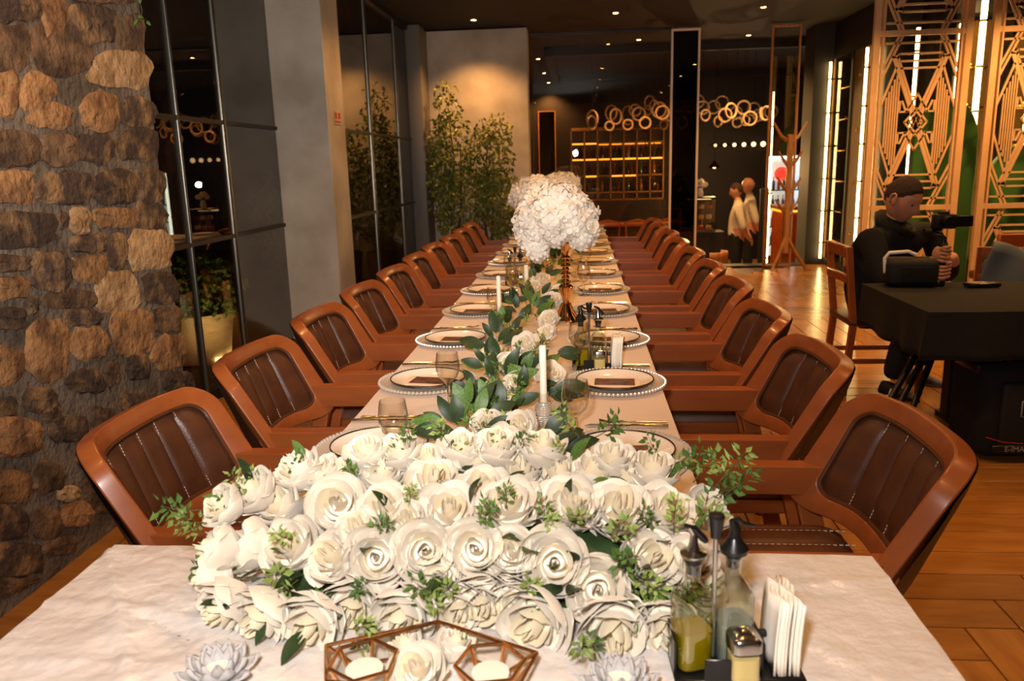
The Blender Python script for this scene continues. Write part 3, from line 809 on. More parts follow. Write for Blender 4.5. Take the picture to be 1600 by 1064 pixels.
def rose_meshes(seed):
    """petals on a golden-angle spiral: closed heart, fuller middle, loose outer petals"""
    rr = random.Random(seed); heart, mid_, outs = B(), B(), []
    for k in range(17):
        t = k / 16
        petal(heart if k < 9 else mid_, .0048 + .0300 * t ** .95, .0680 - .0150 * t + .0012 * math.sin(k * 1.7 + seed), k * 2.39996 + rr.uniform(-.12, .12), 1.6 - .45 * t, 0, .0012 + .0095 * t,
              seed * 50 + k, close=.9 * max(0, 1 - 2.3 * t) ** 1.2, z0=.007 - .005 * t, nu=8, nv=8)
    mid_.lathe([(.0001, -.004), (.014, .0), (.026, .012), (.028, .035)], 12)
    for k in range(3):
        outs.append(petal(B(), .0385 + .001 * k, .0575 + rr.uniform(-.005, .002), 0, 1.08 + rr.uniform(-.06, .08), .0000, .0070 + rr.uniform(0, .004), seed * 50 + 40 + k, nu=9, nv=9).mesh('petal', 'rose', angle=60))
    return mid_.mesh('rose', 'rose', angle=60), heart.mesh('rose_heart', 'rose_in', angle=60), outs
ROSES = [rose_meshes(s) for s in (1, 2, 3)]
def add_rose(parent, p, d, s=1.0, seed=0, outer=5):
    body, inner, outs = ROSES[seed % 3]; rr = random.Random(seed)
    o = link('rose', body, parent)
    o.matrix_local = parent.matrix_world.inverted() @ aim(p, d, rr.uniform(0, 6.28), s)
    link('rose_heart', inner, o)
    for k in range(outer):
        c = link('petal', outs[(k + seed) % 3], o)
        c.matrix_local = RZ(2 * PI * k / outer + rr.uniform(-.2, .2)) @ Matrix.Scale(1 + rr.uniform(-.05, .06), 4)
    return o
def leaf_mesh(m, l=1.0, w_=.42, bend=.18, n=7):
    b = B()
    def fn(u, v):
        s = u * 2 - 1; ww = w_ * .5 * (math.sin(PI * min(1, v * .97 + .03)) ** .8) * (1.15 - .35 * v)
        return (s * ww * l, bend * v * v * l * .0 + v * l, .12 * abs(s) * ww * l + bend * l * math.sin(v * 2.2) * .6 - .1 * v * v * l)
    return b.grid(fn, 4, n).mesh('leaf', m, angle=70)
LEAF = [leaf_mesh('leaf_dark', 1, .46, .2), leaf_mesh('leaf_dark', 1, .40, .3), leaf_mesh('leaf_mid', 1, .46, .25)]
def add_leaf(parent, p, d, s, k, up=None, roll=0):
    o = link('leaf', LEAF[k], parent)
    y = Vector(d).normalized(); z = Vector(up or (0, -.25, 1)); z = (z - y * z.dot(y)).normalized(); x = y.cross(z)
    m = Matrix((x, y, z)).transposed().to_4x4()
    o.matrix_local = parent.matrix_world.inverted() @ Matrix.Translation(p) @ m @ RY(roll) @ Matrix.Scale(s, 4)
def sprig_mesh(seed, m, n=22, l=.07, ls=.0155):
    rr = random.Random(seed); b = B()
    path = [Vector((.010 * math.sin(t * 2.2 + seed) * t, .008 * math.cos(t * 2 + seed) * t, l * t)) for t in [k / 6 for k in range(7)]]
    b.cur = 0; b.tube(path, [.0013 * (1 - .1 * k) for k in range(7)], 5)
    for k in range(n):
        t = .2 + .8 * k / n; i = min(5, int(t * 6)); p = path[i].lerp(path[i + 1], t * 6 - i)
        a = k * 2.4 + rr.uniform(-.3, .3); d = Vector((math.cos(a), math.sin(a), rr.uniform(.2, .9))).normalized()
        e = p + d * ls * rr.uniform(.4, 1.3)
        mxx = aim(e, d, rr.uniform(0, 6))
        w2 = ls * rr.uniform(.35, .6); L2 = ls * rr.uniform(.9, 1.5)
        b.cur = 1
        b.add([(0, 0, -L2 * .2), (w2 * .8, .001, L2 * .25), (0, -.002, L2 * .3), (-w2 * .8, .001, L2 * .25), (0, .002, L2)], [(0, 1, 2), (0, 2, 3), (1, 4, 2), (2, 4, 3)], mxx)
    return b.mesh('sprig', ['stem', m], angle=60)
SPRIG = [sprig_mesh(1, 'leaf_mid'), sprig_mesh(2, 'leaf_light'), sprig_mesh(3, 'leaf_light', 26, .08, .012), sprig_mesh(4, 'leaf_mid', 20, .06, .016)]
def add_sprig(parent, p, d, k, s=1.0):
    o = link('sprig', SPRIG[k % 4], parent)
    o.matrix_local = parent.matrix_world.inverted() @ aim(p, d, R.uniform(0, 6), s)

# --- the big rose arrangement on the near table
MC, MA = Vector((-.165, 1.295, .745)), (.405, .172, .150)
def mound(p):
    z = max(0, p.z - MC.z)
    return (abs(p.x - MC.x) / MA[0]) ** 5 + (abs(p.y - MC.y) / MA[1]) ** 2.6 + (z / MA[2]) ** 2.6
def hit_mound(px, py):
    r = ray(px, py).normalized(); best = None
    t = .6
    while t < 2.4:
        p = CAM + r * t
        if p.z < TZ + .03: break
        g = mound(p)
        if best is None or g < best[0]: best = (g, p.copy())
        if g <= 1: return p
        t += .004
    return best[1]
def mound_n(p):
    e = .004; g0 = mound(p)
    return Vector((mound(p + Vector((e, 0, 0))) - g0, mound(p + Vector((0, e, 0))) - g0, mound(p + Vector((0, 0, e))) - g0)).normalized()
arr = thing('rose_arrangement', 'wide low arrangement of cream white roses across the near end table', 'flower arrangement', (MC.x, MC.y, TZ + .004))
bpy.context.view_layer.update()
fb = B()
def fmd(u, v):
    a = 2 * PI * u; c, s = math.cos(a), math.sin(a); k = 1 / (abs(c) ** 4 + abs(s) ** 4) ** .25; q = math.sin(v * PI / 2)
    return (MA[0] * .92 * c * k * math.cos(v * PI / 2) ** .5, MA[1] * .80 * s * k * math.cos(v * PI / 2) ** .5, MA[2] * .72 * q)
fb.grid(fmd, 40, 10, closed_u=True).obj('foliage_base', 'leaf_dark', arr)
# pixel x, y, size, yaw, pitch tweaks of every rose seen in the photograph
RO = '''467 737 1.0;395 770 .95;349 792 .8;438 792 1.0;341 862 .95;391 857 1.0;457 856 1.05;530 790 1.1 f;535 745 .85;596 745 1.0;573 708 .9;626 708 .9;670 722 .85
605 800 1.05;680 758 1.1;700 803 1.05;522 872 .95;588 872 1.02 f;664 862 1.05 f;743 859 1.06 f;353 946 1.0;414 962 1.05;490 972 1.1;550 945 1.05;632 957 1.05;720 950 .9;755 940 1.05
723 703 .9;776 700 1.0;848 702 .95;742 726 .95;816 742 1.0;875 745 1.0;924 742 1.0;977 753 .95;958 717 .85;1019 738 1.05;757 770 1.05;797 792 1.1;890 793 1.15;964 799 1.15;1040 802 1.0;1104 798 .9
800 866 .85;867 880 1.12 f;1013 878 1.05;1070 882 .95;934 920 1.05 f;840 970 1.15;962 980 1.2;1036 976 1.0;1092 905 .9;905 800 .8;560 830 .8;640 815 .8;500 740 .8;330 905 .85;690 900 .8;800 935 .8'''
for i, ln in enumerate(RO.replace('\n', ';').split(';')):
    q = ln.split(); px, py, s = float(q[0]), float(q[1]), float(q[2]) * 1.06
    p = hit_mound(px, py); n = mound_n(p)
    n = n + Vector((R.uniform(-.28, .28), R.uniform(-.12, .05), R.uniform(-.1, .2)))
    if len(q) > 3: n = n.normalized() * .4 + (CAM - p).normalized()
    elif py > 925: n = n.normalized() + Vector((R.uniform(-.3, .3), -.2, -.22))
    elif py < 830: n = n.normalized() + Vector((0, -.55, .25))
    n.normalize()
    add_rose(arr, p - n * .036 * s, n, s, i)
for i in range(44):     # dark leaves between the roses
    px, py = R.uniform(345, 1110), R.uniform(720, 985)
    p = hit_mound(px, py); n = mound_n(p)
    d = (n + Vector((R.uniform(-1, 1), R.uniform(-.4, .1), R.uniform(-.9, .6)))).normalized()
    add_leaf(arr, p + n * .002, d, R.uniform(.045, .062), R.choice([0, 1, 0, 2]))
SP = '''490 760 1.1;500 775;395 795 1.2;375 810 1;320 800 1.3;330 820 1.1;470 850 1;350 880 1;400 900 1.1;440 905 1.2;470 905 1.2;500 930;520 930;560 980;600 975;580 920;690 920 1.2;710 925;670 935 1;620 720;640 705;715 735;740 740;790 720;800 710;850 725;640 800;610 830;790 800
700 700;905 690 1.2;930 690 1.3;1060 750 1.3;1080 760 1.3;1110 770 1.6;1095 790 1.4;1125 780 1.4;1080 830 1.3;1050 840 1.2;1020 830;985 870 1.2;960 850 1.2;980 900 1.3;1030 930 1.3;1060 930;1000 920;900 1000 1.1;910 990;830 930;820 915;865 830;850 820;780 815;890 830;1040 990;1075 970;1030 720;1045 735;330 840;560 760;760 830;420 770'''
for i, ln in enumerate(SP.replace('\n', ';').split(';')):
    q = ln.split(); px, py = float(q[0]), float(q[1]); s = float(q[2]) if len(q) > 2 else .9
    p = hit_mound(px, py); n = mound_n(p)
    d = (n * .8 + Vector((R.uniform(-.8, .8) + (.6 if px > 1040 else -.5 if px < 360 else 0), R.uniform(-.5, 0), R.uniform(-.5, .7)))).normalized()
    add_sprig(arr, p + n * .008, d, i, s * .72)

# --- garland along the table
gar = thing('flower_garland', 'garland of dark leaves and cream roses running up the middle of the table', 'garland', (-.2, 1.6, TZ + .004))
bpy.context.view_layer.update()
GR = '''763 665 .9;817 673 1.1;773 624 .9;795 573 1;858 588 1;824 543 1.15;855 522 .9;769 552 .8;858 502 1;862 472 1.05;834 449 .9;848 436 .9;790 690 .9;871 455 .8;805 600 .8'''
path = []
for i, ln in enumerate(GR.split(';')):
    px, py, s = map(float, ln.split()); p = on_z(px, py, TZ + .055)
    n = Vector((R.uniform(-.5, .5), -.75, .9)).normalized()
    add_rose(gar, p - n * .03, n, s, 100 + i)
LV = '''700 672 -1 -.1;712 660 -.4 1;735 645 -.3 1;745 640 .4 1;770 655 1 -.1;760 668 .9 .3;735 608 -1 .3;752 575 -1 .5;765 600 -1 -.3;770 590 0 1;790 585 .3 1;800 600 .6 .6;775 560 -.1 1;815 580 .3 1;832 575 .5 1;845 610 1 -.2;868 605 1 -.1;755 540 -1 .3;775 520 -.1 1;785 505 0 1;795 525 .3 .8;800 490 -1 .1;810 480 -.3 1;815 470 -1 .3;830 470 0 1;838 480 .6 .8;845 490 .3 .6;822 460 -.4 1;850 465 .7 .6;800 470 -.8 .6;870 445 .9 .2;880 700 .6 .1;865 690 1 -.1;850 685 .4 .8;720 690 -.9 .2;870 555 .9 .1;780 640 0 1;805 632 .7 .5;760 625 -.8 .4;820 500 .2 1;790 540 .4 .7;812 612 -.2 1;858 430 .8 .5;846 420 -.6 .7;836 432 -.2 1'''
for i, ln in enumerate(LV.split(';')):
    px, py, dx, dy = map(float, ln.split()); p = on_z(px, py, TZ + R.uniform(.03, .07))
    d = Vector((dx, R.uniform(.0, .35), dy * .55)).normalized()
    add_leaf(gar, p, d, R.uniform(.075, .105), R.choice([0, 1, 0, 1, 2]), up=(R.uniform(-.4, .4), -1, .6))
    for k in range(2):
        d2 = (d + Vector((R.uniform(-.7, .7), R.uniform(-.5, .5), R.uniform(-.3, .5)))).normalized()
        add_leaf(gar, p + Vector((R.uniform(-.03, .03), R.uniform(-.03, .03), R.uniform(-.02, .02))), d2, R.uniform(.06, .09), R.choice([0, 1, 0, 1, 2]), up=(R.uniform(-.5, .5), -1, .7))
for i in range(46):
    t = i / 45; px = 750 + 110 * t + R.uniform(-35, 35); py = 690 - 270 * t
    p = on_z(px, py, TZ + .035)
    add_sprig(gar, p, Vector((R.uniform(-1, 1), R.uniform(-.5, .3), .6)).normalized(), i, .8)
y = 5.4
while y < 8.6:
    x = -.19 + .05 * math.sin(y * 3)
    add_rose(gar, Vector((x + R.uniform(-.08, .08), y, TZ + .02)), Vector((R.uniform(-.4, .4), -.6, .9)).normalized(), .95, int(y * 10), outer=5)
    for k in range(4): add_leaf(gar, Vector((x + R.uniform(-.12, .12), y + R.uniform(-.1, .1), TZ + .04)), Vector((R.uniform(-1, 1), R.uniform(-.4, .4), R.uniform(.1, .8))).normalized(), .09, R.choice([0, 1, 2]), up=(0, -1, .6))
    y += .17
# thin tulle runner beneath the garland
def tul(u, v):
    yy = 1.75 + 3.6 * v; return (-.2 + (u - .5) * .34 + .02 * math.sin(yy * 5), yy, TZ + .006 + .010 * (noise.noise(Vector((u * 5, yy * 7, 0))) + .6))
m = glassmat('tulle', '#fffaf2', 0.0, 1, 1)
nt = m.node_tree; df = nt.nodes.new('ShaderNodeBsdfDiffuse'); df.inputs[0].default_value = lin('#efe2d2')
for n in nt.nodes:
    if n.type == 'MIX_SHADER':
        for l in list(n.inputs[0].links): nt.links.remove(l)
        n.inputs[0].default_value = .35; nt.links.new(df.outputs[0], n.inputs[2])
tag(B().grid(tul, 14, 120).obj('tulle_runner', 'tulle'), 'crumpled sheer tulle runner under the leaf garland', 'runner')

# --- hydrangea balls on gold stands
def floret_cluster(seed, n=26, r=.062):
    rr = random.Random(seed); b = B()
    for k in range(n):
        ph = math.acos(1 - 1.25 * (k + .5) / n); th = k * 2.39996
        d = Vector((math.sin(ph) * math.cos(th), math.sin(ph) * math.sin(th), math.cos(ph)))
        mxx = aim(d * r * rr.uniform(.92, 1.06), d + Vector((rr.uniform(-.3, .3), rr.uniform(-.3, .3), rr.uniform(-.3, .3))), rr.uniform(0, 6), rr.uniform(.9, 1.2))
        for j in range(4):
            m2 = mxx @ RZ(j * PI / 2)
            s = .0205
            b.add([(0, 0, 0), (s * .75, -s * .55, .003), (s * 1.25, -s * .30, .0045), (s * 1.38, 0, .002), (s * 1.25, s * .30, .0045), (s * .75, s * .55, .003), (s * .7, 0, .0055)], [(0, 1, 6), (1, 2, 6), (2, 3, 6), (3, 4, 6), (4, 5, 6), (5, 0, 6)], m2)
    b.sphere((0, 0, 0), r * .82, 12, 8)
    return b.mesh('hydrangea', 'hydrangea', angle=50)
HY = [floret_cluster(1), floret_cluster(2), floret_cluster(3)]
vp = [(.0001, 0), (.058, 0), (.060, .006), (.044, .012), (.030, .035), (.019, .065), (.015, .095), (.020, .118), (.030, .148), (.033, .162), (.026, .170), (.014, .176)]
for k, rr_ in enumerate((.024, .019, .025, .019, .024, .018, .022)):
    z0 = .176 + .018 * k; vp += [(.011, z0), (rr_ * .9, z0 + .005), (rr_, z0 + .009), (rr_ * .9, z0 + .013), (.011, z0 + .018)]
vp += [(.011, .306), (.016, .325), (.045, .352), (.048, .356), (.0001, .350)]
vase_me = B().lathe(vp, 24).mesh('stand_stem', 'gold', angle=35)
scroll = B()
for k in range(3):
    a = 2 * PI * k / 3 + .6; c, s = math.cos(a), math.sin(a)
    scroll.tube([(c * r_, s * r_, z_) for r_, z_ in ((.016, .085), (.028, .055), (.05, .026), (.066, .010), (.078, .008), (.080, .018))], [.008, .008, .007, .007, .006, .004], 8)
scroll_me = scroll.mesh('scroll_foot', 'gold')
for vi, (vx, vy, lb, bs) in enumerate(((-.064, 3.54, 'nearest tall gold stand with a white hydrangea ball', 1), (-.30, 5.5, 'gold flower stand behind on the left, half hidden by the nearest ball', 1), (-.16, 7.5, 'farthest gold flower stand, its ball peeking over the nearest one', 1.05))):
    t = thing('flower_stand', lb, 'flower stand', (vx, vy, TZ + .002), 0, 'gold flower stands')
    link('stand_stem', vase_me, t); link('scroll_foot', scroll_me, t)
    rr = random.Random(vi + 5); n = 22
    for k in range(n):
        zc = 1 - 1.55 * (k + .5) / n; th = k * 2.39996 + vi
        d = Vector((math.sqrt(1 - zc * zc) * math.cos(th), math.sqrt(1 - zc * zc) * math.sin(th), zc))
        p = Vector((d.x * .118, d.y * .118, .468 + d.z * .088)) + Vector((-.045, 0, 0)) * (1 if vi == 0 else 0)
        o = link('hydrangea', HY[k % 3], t); o.matrix_local = aim(p, d + Vector((0, 0, .15)), rr.uniform(0, 6), bs * rr.uniform(.9, 1.1))
    if vi == 0:
        for p, d in (((-.15, -.06, .375), (-.5, -.6, -.4)), ((-.12, -.07, .335), (-.3, -.7, -.5)), ((-.165, -.02, .40), (-.8, -.4, -.2)), ((.065, -.08, .385), (.3, -.8, -.4)), ((.09, -.05, .40), (.6, -.6, -.3)), ((-.04, -.09, .40), (0, -.8, -.4))):
            o = link('hydrangea', HY[0], t); o.matrix_local = aim(Vector(p), Vector(d), 0, .8)
        bpy.context.view_layer.update()
        for p, d in (((-.10, -.125, .50), (-.2, -1, .2)), ((.10, -.11, .44), (.4, -1, 0))): add_rose(t, t.matrix_world @ Vector(p), Vector(d), .7, 300)
    for k in range(6):
        a = k * 1.05
        o = link('leaf', LEAF[k % 2], t); o.matrix_local = T(.03 * math.cos(a), .03 * math.sin(a), .36) @ RZ(a - PI / 2) @ RX(-.5) @ Matrix.Scale(.10, 4)

# --- crystal lotus tealight holders and the geometric gold holder
def lotus(loc, rz, label, s=1.0):
    t = thing('crystal_lotus', label, 'candle holder', loc, rz, 'crystal lotus holders')
    for n, r, h, tilt, w_ in ((8, .030, .036, .25, .020), (8, .044, .034, .62, .024), (8, .058, .024, 1.05, .026)):
        def fn(u, v):
            a = (u * 2 - 1); ww = w_ * .62 * math.sin(PI * min(1, .18 + v * .8)) ** .7
            rad = .010 + (r - .010) * math.sin(v * PI / 2) ; z_ = h * v ** 1.3
            return (rad - .006 * a * a, a * ww, z_ - .0)
        me = B().grid(fn, 6, 6).mesh('crystal_petal', 'lotus_glass', angle=60)
        bm = bmesh.new(); bm.from_mesh(me); bmesh.ops.solidify(bm, geom=bm.faces, thickness=.004); bm.to_mesh(me); bm.free()
        for k in range(n):
            o = link('crystal_petal', me, t); o.matrix_local = Matrix.Scale(s, 4) @ T(0, 0, .002) @ RZ(2 * PI * k / n + tilt)
    B().lathe([(.0001, .002), (.019, .002), (.019, .018), (.0165, .018), (.0165, .0175), (.0001, .0175)], 20).obj('tealight', 'wax', t)
p = on_z(343, 1064, TZ); lotus((p.x, p.y, TZ + .003), .2, 'crystal lotus candle holder on the left of the satin cloth', 1.0)
p = on_z(968, 1082, TZ); lotus((p.x, p.y, TZ + .003), .6, 'crystal lotus candle holder between the gold holder and the cruets', .95)
gx = thing('geometric_holder', 'copper wire geometric holder with two tealight cups and a pale rose', 'centrepiece', (-.215, .985, TZ + .004))
bpy.context.view_layer.update()
def pent(cx, cy, r, z, n=6, a0=0): return [Vector((cx + r * math.cos(a0 + 2 * PI * k / n), cy + r * math.sin(a0 + 2 * PI * k / n), z)) for k in range(n)]
def rods(b, pairs, r=.0028):
    for a, c in pairs: b.tube([a, c], r, 8)
    return b
top = [Vector((0, .075, .040)), Vector((-.155, .020, .032)), Vector((-.13, -.06, .032)), Vector((0, -.10, .05)), Vector((.13, -.06, .032)), Vector((.150, .015, .032))]
bot = [Vector((v.x * .72, v.y * .8, .003)) for v in top]
b = B()
for k in range(6):
    rods(b, ((top[k], top[(k + 1) % 6]), (bot[k], bot[(k + 1) % 6]), (top[k], bot[k])))
b.obj('wire_frame', 'copper', gx)
for sx in (-1, 1):
    hx = pent(sx * .088, -.022, .048, .040, 6, .2 if sx > 0 else .5); lo_ = pent(sx * .088, -.022, .030, .004, 6, .2 if sx > 0 else .5)
    b = B()
    for k in range(6): rods(b, ((hx[k], hx[(k + 1) % 6]), (lo_[k], lo_[(k + 1) % 6]), (hx[k], lo_[k])))
    rods(b, ((hx[1 if sx > 0 else 2], top[0]), (hx[0 if sx > 0 else 3], top[5 if sx > 0 else 1])))
    b.obj('cup_frame', 'copper', gx)
    g_ = B()
    for k in range(6): g_.add([hx[k], hx[(k + 1) % 6], lo_[(k + 1) % 6], lo_[k]], [(0, 1, 2, 3)])
    g_.obj('cup_pane', 'clear', gx, smooth=False)
    B().lathe([(.0001, .004), (.026, .004), (.026, .026), (.0001, .027)], 24, cx=sx * .088, cy=-.022).obj('tealight', 'wax', gx)
mat('rose_blush', '#f0dfcf', .6, sheen=.3)
bl = []
for k, (x_, y_, z_, d, s) in enumerate(((-.01, -.005, .022, (-.1, -.5, 1), .85), (.022, .04, .03, (.3, .2, 1), .62), (-.035, .04, .024, (-.4, .2, 1), .62))):
    o = add_rose(gx, gx.matrix_world @ Vector((x_, y_, z_ - .030)), Vector(d), s, 400 + k)
# ================================================================== PEOPLE
def head_verts(b, mx, skin_i, nu=36, nv=28):
    """sculpted head, facing +x, centred on the skull; returns nothing, adds faces to b"""
    def fn(u, v):
        a = 2 * PI * u; t = PI * v
        x, y, z = math.sin(t) * math.cos(a), math.sin(t) * math.sin(a), math.cos(t)
        X, Y, Z = x * .098, y * .077, z * .120
        if Z < -.015:
            k = min(1, (-.015 - Z) / .1)
            Y *= 1 - .30 * k
            X = X * (1 - .08 * k) + .012 * k if x > 0 else X * (1 - .45 * k)
        if x > 0:
            g = lambda yy, zz, sy, sz: math.exp(-((Y - yy) / sy) ** 2 - ((Z - zz) / sz) ** 2)
            X += .026 * g(0, -.034, .011, .012) + .016 * g(0, -.012, .009, .020)
            X -= .009 * (g(.031, .006, .014, .010) + g(-.031, .006, .014, .010))
            X += .005 * (g(.03, .028, .022, .007) + g(-.03, .028, .022, .007))
            X += .005 * g(0, -.064, .020, .006) + .005 * g(0, -.075, .018, .006) - .003 * g(0, -.0695, .022, .003)
            X += .008 * g(0, -.103, .020, .014)
        return (X, Y, Z)
    b.cur = skin_i
    b.grid(fn, nu, nv, mx, closed_u=True)
    for s in (-1, 1):
        b.tube([(-.004 + .018 * math.cos(k / 9 * 5.2 - 1.2), s * (.078 + .006 * math.sin(k / 9 * PI)), .002 + .03 * math.sin(k / 9 * 5.2 - 1.2)) for k in range(10)], .006, 6, mx=mx)
        b.sphere((-.002, s * .076, 0), .018, 8, 6, (.8, .35, 1.3), mx)
def hair_mesh(mx_unused, low_back=-.03, front=.070, puff=1.045):
    b = B(); nu, nv = 40, 26; vs = []; keep = []
    for i in range(nu):
        for j in range(nv + 1):
            a = 2 * PI * i / nu; t = PI * .78 * j / nv
            x, y, z = math.sin(t) * math.cos(a), math.sin(t) * math.sin(a), math.cos(t)
            f = (1 + x) / 2
            lim_ = low_back + (front - low_back) * max(0, min(1, (x + .78) / 1.7)) ** 1.5
            lim_ += .006 * noise.noise(Vector((x * 9, y * 9, 2)))
            q = max(0, min(1, (z * .120 - lim_) / .022)); q = q * q * (3 - 2 * q)
            k = .975 + (puff - .975 + .02 * noise.noise(Vector((x * 6, y * 6, z * 6)))) * q
            keep.append(q > 0); vs.append((x * .098 * k, y * .077 * k, z * .120 * k + .002))
    fs = [(i * (nv + 1) + j, ((i + 1) % nu) * (nv + 1) + j, ((i + 1) % nu) * (nv + 1) + j + 1, i * (nv + 1) + j + 1) for i in range(nu) for j in range(nv)]
    fs = [f for f in fs if any(keep[i] for i in f)]
    return b.add(vs, fs)
def skinned(joints, edges, root):
    """joints: {name: (x, y, z, radius)}; returns verts/faces of a smooth skin surface"""
    names = list(joints); ix = {n: i for i, n in enumerate(names)}
    me = bpy.data.meshes.new('skel'); me.from_pydata([joints[n][:3] for n in names], [(ix[a], ix[b]) for a, b in edges], [])
    o = bpy.data.objects.new('skel', me); COL.objects.link(o)
    o.modifiers.new('s', 'SKIN').use_smooth_shade = True
    if not me.skin_vertices: me.attributes  # layer is made by the modifier
    for i, n in enumerate(names):
        sv = me.skin_vertices[0].data[i]; r = joints[n][3]
        sv.radius = (r, r) if not isinstance(r, tuple) else r
        sv.use_root = n == root
    o.modifiers.new('u', 'SUBSURF').levels = 2
    dg = bpy.context.evaluated_depsgraph_get(); ev = o.evaluated_get(dg); m2 = ev.to_mesh()
    vs = [tuple(v.co) for v in m2.vertices]; fs = [tuple(p.vertices) for p in m2.polygons]
    ev.to_mesh_clear(); bpy.data.objects.remove(o); bpy.data.meshes.remove(me)
    return vs, fs
def segdist(p, a, b):
    ab = b - a; t = max(0, min(1, (p - a).dot(ab) / max(1e-9, ab.length_squared))); return (p - a - ab * t).length
def body(b, joints, edges, root, emat):
    vs, fs = skinned(joints, edges, root)
    J = {k: Vector(v[:3]) for k, v in joints.items()}
    o = len(b.v); b.v += vs
    for f in fs:
        c = sum((Vector(vs[i]) for i in f), Vector()) / len(f)
        e = min(range(len(edges)), key=lambda k: segdist(c, J[edges[k][0]], J[edges[k][1]]))
        b.f.append(tuple(i + o for i in f)); b.mi.append(emat.get(edges[e], 0))
def fist(b, mx, mi, r=.024, side=1, n=4):
    """hand closed round an upright rod through the origin of mx; palm on -x"""
    b.cur = mi
    b.sphere((-.030, .008 * side, .0), .03, 12, 8, (.75, .95, 1.45), mx)
    for k in range(n):
        zz = .033 - .021 * k; rr = r + .006
        pts = []
        for j in range(9):
            a = PI + side * (.15 + (3.6 - .18 * abs(k - 1.2)) * j / 8)
            q = 1.25 if j in (2, 5) else 1.1
            pts.append((rr * q * math.cos(a), rr * q * math.sin(a), zz - .002 * j))
        b.tube(pts, [.0095, .0098, .0105, .0095, .009, .0095, .0088, .008, .006], 8, mx=mx)
    b.tube([(-.030, -.012 * side, .030), (-.020, -.028 * side, .042), (-.002, -.034 * side, .046), (.016, -.030 * side, .044)], [.012, .0115, .0105, .008], 8, mx=mx)
def eyes(parent, mx):
    for s in (-1, 1):
        B().sphere((.0775, s * .031, .003), .0085, 10, 8, mx=mx).obj('eye', 'black_plastic', parent)

# ---- seated man in black at the side table
P = lambda px, py, y: tuple(on_y(px, py, y))
J = {}
J['pel'] = (1.77, 5.12, .50, (.17, .14)); J['sp'] = (1.79, 5.09, .70, (.165, .14)); J['ch'] = (1.85, 5.03, .90, (.175, .15)); J['nb'] = (1.86, 5.0, 1.03, .085); J['nk'] = (1.875, 4.975, 1.085, .058); J['nt'] = (1.89, 4.96, 1.13, .058)
rs = P(1364, 372, 4.90); ls = P(1452, 360, 5.06)
J['rs'] = rs + (.088,); J['ls'] = ls + (.085,)
J['re'] = P(1378, 446, 4.80) + (.068,); J['rw'] = P(1452, 411, 4.71) + (.044,); J['rh'] = P(1462, 407, 4.70) + (.030,)
J['le'] = P(1480, 432, 5.0) + (.064,); J['lw'] = P(1488, 412, 4.80) + (.042,); J['lh'] = P(1488, 397, 4.76) + (.03,)
J['rhp'] = (1.75, 5.02, .50, .115); J['lhp'] = (1.82, 5.20, .50, .115)
J['rk'] = (2.00, 4.87, .53, .085); J['lk'] = (2.16, 5.14, .53, .085)
J['ra'] = (1.885, 4.90, .10, .058); J['la'] = (2.17, 5.20, .10, .055)
J['rsm'] = ((J['rk'][0] + J['ra'][0]) / 2 - .01, 4.885, .33, .075); J['lsm'] = (2.165, 5.17, .33, .07)
E_ = [('pel', 'sp'), ('sp', 'ch'), ('ch', 'nb'), ('nb', 'nk'), ('nk', 'nt'), ('ch', 'rs'), ('ch', 'ls'), ('rs', 're'), ('re', 'rw'), ('rw', 'rh'), ('ls', 'le'), ('le', 'lw'), ('lw', 'lh'), ('pel', 'rhp'), ('pel', 'lhp'), ('rhp', 'rk'), ('rk', 'rsm'), ('rsm', 'ra'), ('lhp', 'lk'), ('lk', 'lsm'), ('lsm', 'la')]
EM = {('nk', 'nt'): 1, ('rw', 'rh'): 1, ('lw', 'lh'): 1}
for e in E_[13:]: EM[e] = 2
b = B(); body(b, J, E_, 'pel', EM)
hc = Vector(P(1410, 311, 4.93))
HM = Matrix.Translation(hc) @ RZ(math.radians(-52)) @ RY(math.radians(24)) @ Matrix.Scale(1.10, 4)
head_verts(b, HM, 1)
GH = Vector(P(1472, 400, 4.68))
fist(b, T(GH.x, GH.y, GH.z + .012) @ RZ(math.radians(25)) @ RX(.12), 1, side=1)
fist(b, T(GH.x + .008, GH.y + .004, GH.z - .078) @ RZ(math.radians(-150)) @ RX(-.1), 1, side=-1)
person = b.obj('person', ['hoodie', 'skin', 'trousers'], angle=180)
tag(person, 'seated man in black hoodie looking down at the camera he holds', 'person')
h = hair_mesh(None, puff=1.04).obj('hair', 'hair', person, angle=180); h.matrix_world = HM
eyes(person, HM)
hd = B().tube([(.0, -.095, -.165), (-.06, -.085, -.14), (-.105, 0, -.115), (-.06, .085, -.14), (.0, .095, -.165), (.055, .06, -.19), (.085, 0, -.21), (.055, -.06, -.19)], [.034, .042, .05, .042, .034, .026, .02, .026], 10, closed=True).obj('hood', 'hoodie', person, angle=180)
hd.matrix_world = T(1.895, 4.975, 1.195) @ RZ(math.radians(-45))
def shoe(parent, mx, m='black_matte'):
    def fn(u, v):
        a = 2 * PI * u; L_ = -.09 + .27 * v
        ww = .042 * math.sin(PI * min(1, max(.06, .18 + v * .82))) ** .45; hh = .085 - .055 * max(0, min(1, (v - .25) / .6)) if v > .0 else .05
        if v > .96: ww *= .45; hh *= .5
        if v < .04: ww *= .6
        z_ = math.sin(a) * hh / 2 + hh / 2 + .004
        return (L_, math.cos(a) * ww, z_)
    s = B().grid(fn, 18, 14, closed_u=True).obj('shoe', m, parent, angle=180); s.matrix_world = mx
    return s
s1 = shoe(person, T(1.90, 4.885, 0) @ RZ(math.radians(-55)))
for k in range(3): o = B().box(-.004 + .016 * k, .004 + .016 * k, -.0445, -.041, .02, .062, RY(.25)).obj('stripe', 'white_strip', s1, smooth=False)
